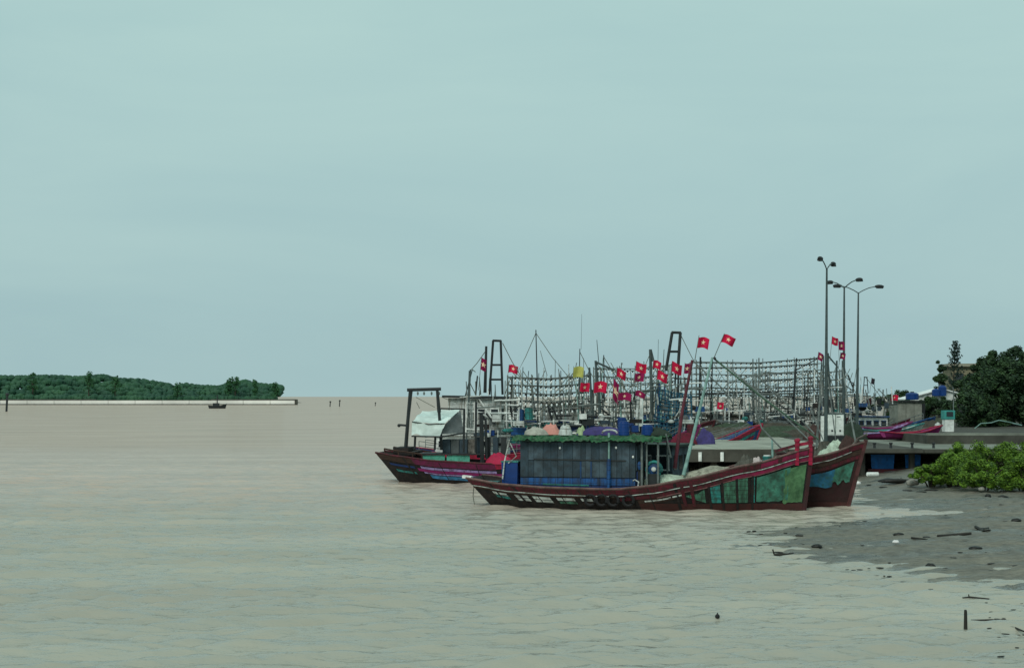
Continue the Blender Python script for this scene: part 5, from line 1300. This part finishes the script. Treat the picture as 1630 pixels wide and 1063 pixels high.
# ------------------------------------------------------------------ houses on the right
tan = M('tan_wall', (.24, .22, .14), .85, .4, 1, gcol=(.12, .11, .07))
tb = empty('building', PZ(1546, 178, 2.3), R(-6), 'tan flat-roofed building behind the dark tree', 'building')
m = mk(tan); m.box((0, 0, 2.9), (5.6, 6, 5.8)); m.build('wall', tb)
m = mk(M('eave_slab', (.30, .29, .22), .8, .3, 2)); m.box((0, 0, 6.35), (6.4, 6.8, .35)); m.build('roof', tb)
m = mk(tan); m.box((0, 0, 6.0), (5.2, 5.6, .5)); m.build('parapet', tb)
m = mk(concd); m.box((0, -3.15, 4.35), (6.2, .6, .35)); m.build('balcony', tb)
for x in (-1.9, -.4, 1.2):
    m = mk(darkm); m.box((x, -3.03, 5.0), (.9, .08, .8)); w_ = m.build('window', tb); m = mk(glass); m.box((x, -3.08, 5.0), (.8, .02, .7)); m.build('pane', w_)
shr = M('grey_shed_wall', (.25, .27, .23), .9, .5, 2, gcol=(.06, .06, .05))
sh = empty('shed', PZ(1453, 146, 2.4), R(3), 'grey walled shed with a flat dark roof left of the white house', 'shed')
for k in range(3):
    m = mk(shr); m.box((-1.5 + k * .78, 0, .95), (.74, 2.8, 2.2)); m.build('wall_panel', sh)
m = mk(shr); m.box((0, .1, .9), (3.8, 2.6, 2.1)); m.build('wall', sh) if False else None
m = mk(darkm); m.box((-.7, 0, 2.13), (2.6, 3.2, .12)); m.build('roof', sh)
m = mk(darkm); m.box((.9, .9, 1.0), (1.2, .1, 1.9)); m.build('back_screen', sh)
hs_ = empty('house', PZ(1492, 158, 2.4), R(-4), 'white gabled house with a blue tank on its pale roof', 'house')
m = mk(M('dark_green_wall', (.10, .13, .09), .9, .4, 2)); m.box((0, 0, 1.1), (6.0, 4, 2.2)); m.build('wall', hs_)  # dull green wall colour with some grime
def gable(root, L, W, z0, z1, ov, mt, x0=0):
    for s in (-1, 1):
        m = mk(mt); m.hexa([(x0 - L / 2 - ov, s * (W / 2 + ov), z0), (x0 + L / 2 + ov, s * (W / 2 + ov), z0), (x0 + L / 2 + ov, 0, z1), (x0 - L / 2 - ov, 0, z1),
                            (x0 - L / 2 - ov, s * (W / 2 + ov), z0 + .1), (x0 + L / 2 + ov, s * (W / 2 + ov), z0 + .1), (x0 + L / 2 + ov, 0, z1 + .1), (x0 - L / 2 - ov, 0, z1 + .1)]); m.build('roof', root)
roofw = M('white_roof', (.8, .84, .82), .6, .3, 2, gcol=(.3, .3, .28))
m = mk(roofw)
for (xa, za, xb, zb, nm) in ((-3.9, 2.25, 0, 3.35, 0), (0, 3.35, 3.4, 2.45, 0)):
    m = mk(roofw); m.hexa([(xa, -2.4, za), (xb, -2.4, zb), (xb, 2.4, zb), (xa, 2.4, za), (xa, -2.4, za + .1), (xb, -2.4, zb + .1), (xb, 2.4, zb + .1), (xa, 2.4, za + .1)]); m.build('roof', hs_)
m = mk(white); m.v += [Vector(q) for q in ((-3.2, -2.1, 2.2), (3.0, -2.1, 2.2), (3.0, -2.1, 2.5), (0, -2.1, 3.33), (-3.2, -2.1, 2.42), (-3.2, -2.0, 2.2), (3.0, -2.0, 2.2), (3.0, -2.0, 2.5), (0, -2.0, 3.33), (-3.2, -2.0, 2.42))]
m.face((0, 1, 2, 3, 4)); m.face((9, 8, 7, 6, 5))
for k in range(5): m.face((k, k + 5, (k + 1) % 5 + 5, (k + 1) % 5))
m.build('gable_wall', hs_)
for x in (-1.8, .2, 1.6):
    m = mk(darkm); m.box((x, -2.03, 1.2), (1.1, .08, 1.4)); m.build('opening', hs_)
def tank(px, py, D, mt, label, r=.5, hgt=1.0):
    q = P(px, py, D); o = empty('water_tank', q, 0, label, 'water tank')
    m = mk(mt); m.tube([(0, 0, 0), (0, 0, .1), (0, 0, hgt * .8), (0, 0, hgt * .93), (0, 0, hgt)], [r * .96, r, r, r * .7, r * .3], 14); m.build('body', o)
    m = mk(darkm); m.tube([(0, 0, hgt), (0, 0, hgt + .08)], r * .3, 8); m.build('cap', o)
tank(1490, 630, 155.2, bluedrum, 'blue water tank at the white house roof, left of the pair', .42, .75)
tank(1500, 630, 155.3, bluedrum, 'slightly taller blue water tank on the white house roof, right of the pair', .42, 1.1)
tank(1452, 636, 146, bluedrum, 'blue water tank on top of the grey shed', .62, .7)
bt = empty('booth', PZ(1509, 112, 2.4), R(5), 'small turquoise and white booth on the raised quay', 'booth')
m = mk(white); m.box((0, 0, .45), (.68, .6, .9)); m.build('base', bt)
m = mk(M('turquoise', (.05, .30, .27), .5, .2, 3)); m.box((0, 0, 1.25), (.8, .7, .65)); m.build('body', bt)
m = mk(glass); m.box((0, -.36, 1.3), (.5, .03, .35)); m.build('window', bt)
m = mk(greypole); m.tube([(.42, 0, 0), (.42, 0, 3.1), (.36, 0, 3.3)], .04, 6); m.build('post', bt)
# low garden clutter
q = PZ(1590, 118, 2.4); o = empty('pipe_arch', q, 0, 'low pale green pipe bent over the terrace under the trees', 'pipe')
m = mk(palepole); m.tube([(-1.9, 0, .1), (-1.4, 0, .5), (-.6, 0, .55), (0, 0, .75), (.8, 0, .6), (1.8, 0, .35)], .04, 6); m.build('pipe', o)
for i, (px, D, d, mt, lab) in enumerate(((1440, 125, (1.8, 1, .5), concd, 'dark rubble heap in front of the grey shed'), (1480, 128, (2.4, 1, .55), brownnet, 'brown net heap left of the turquoise booth'), (1493, 122, (.7, .6, .5), offwhite, 'white sack left of the turquoise booth'), (1460, 131, (2.2, 1.0, .7), greynet, 'grey net heap under the shed wall'))):
    heap('heap', PZ(px, D, 2.35 if px > 1476 else 1.83), d, mt, lab, 'heap', seed=60 + i)
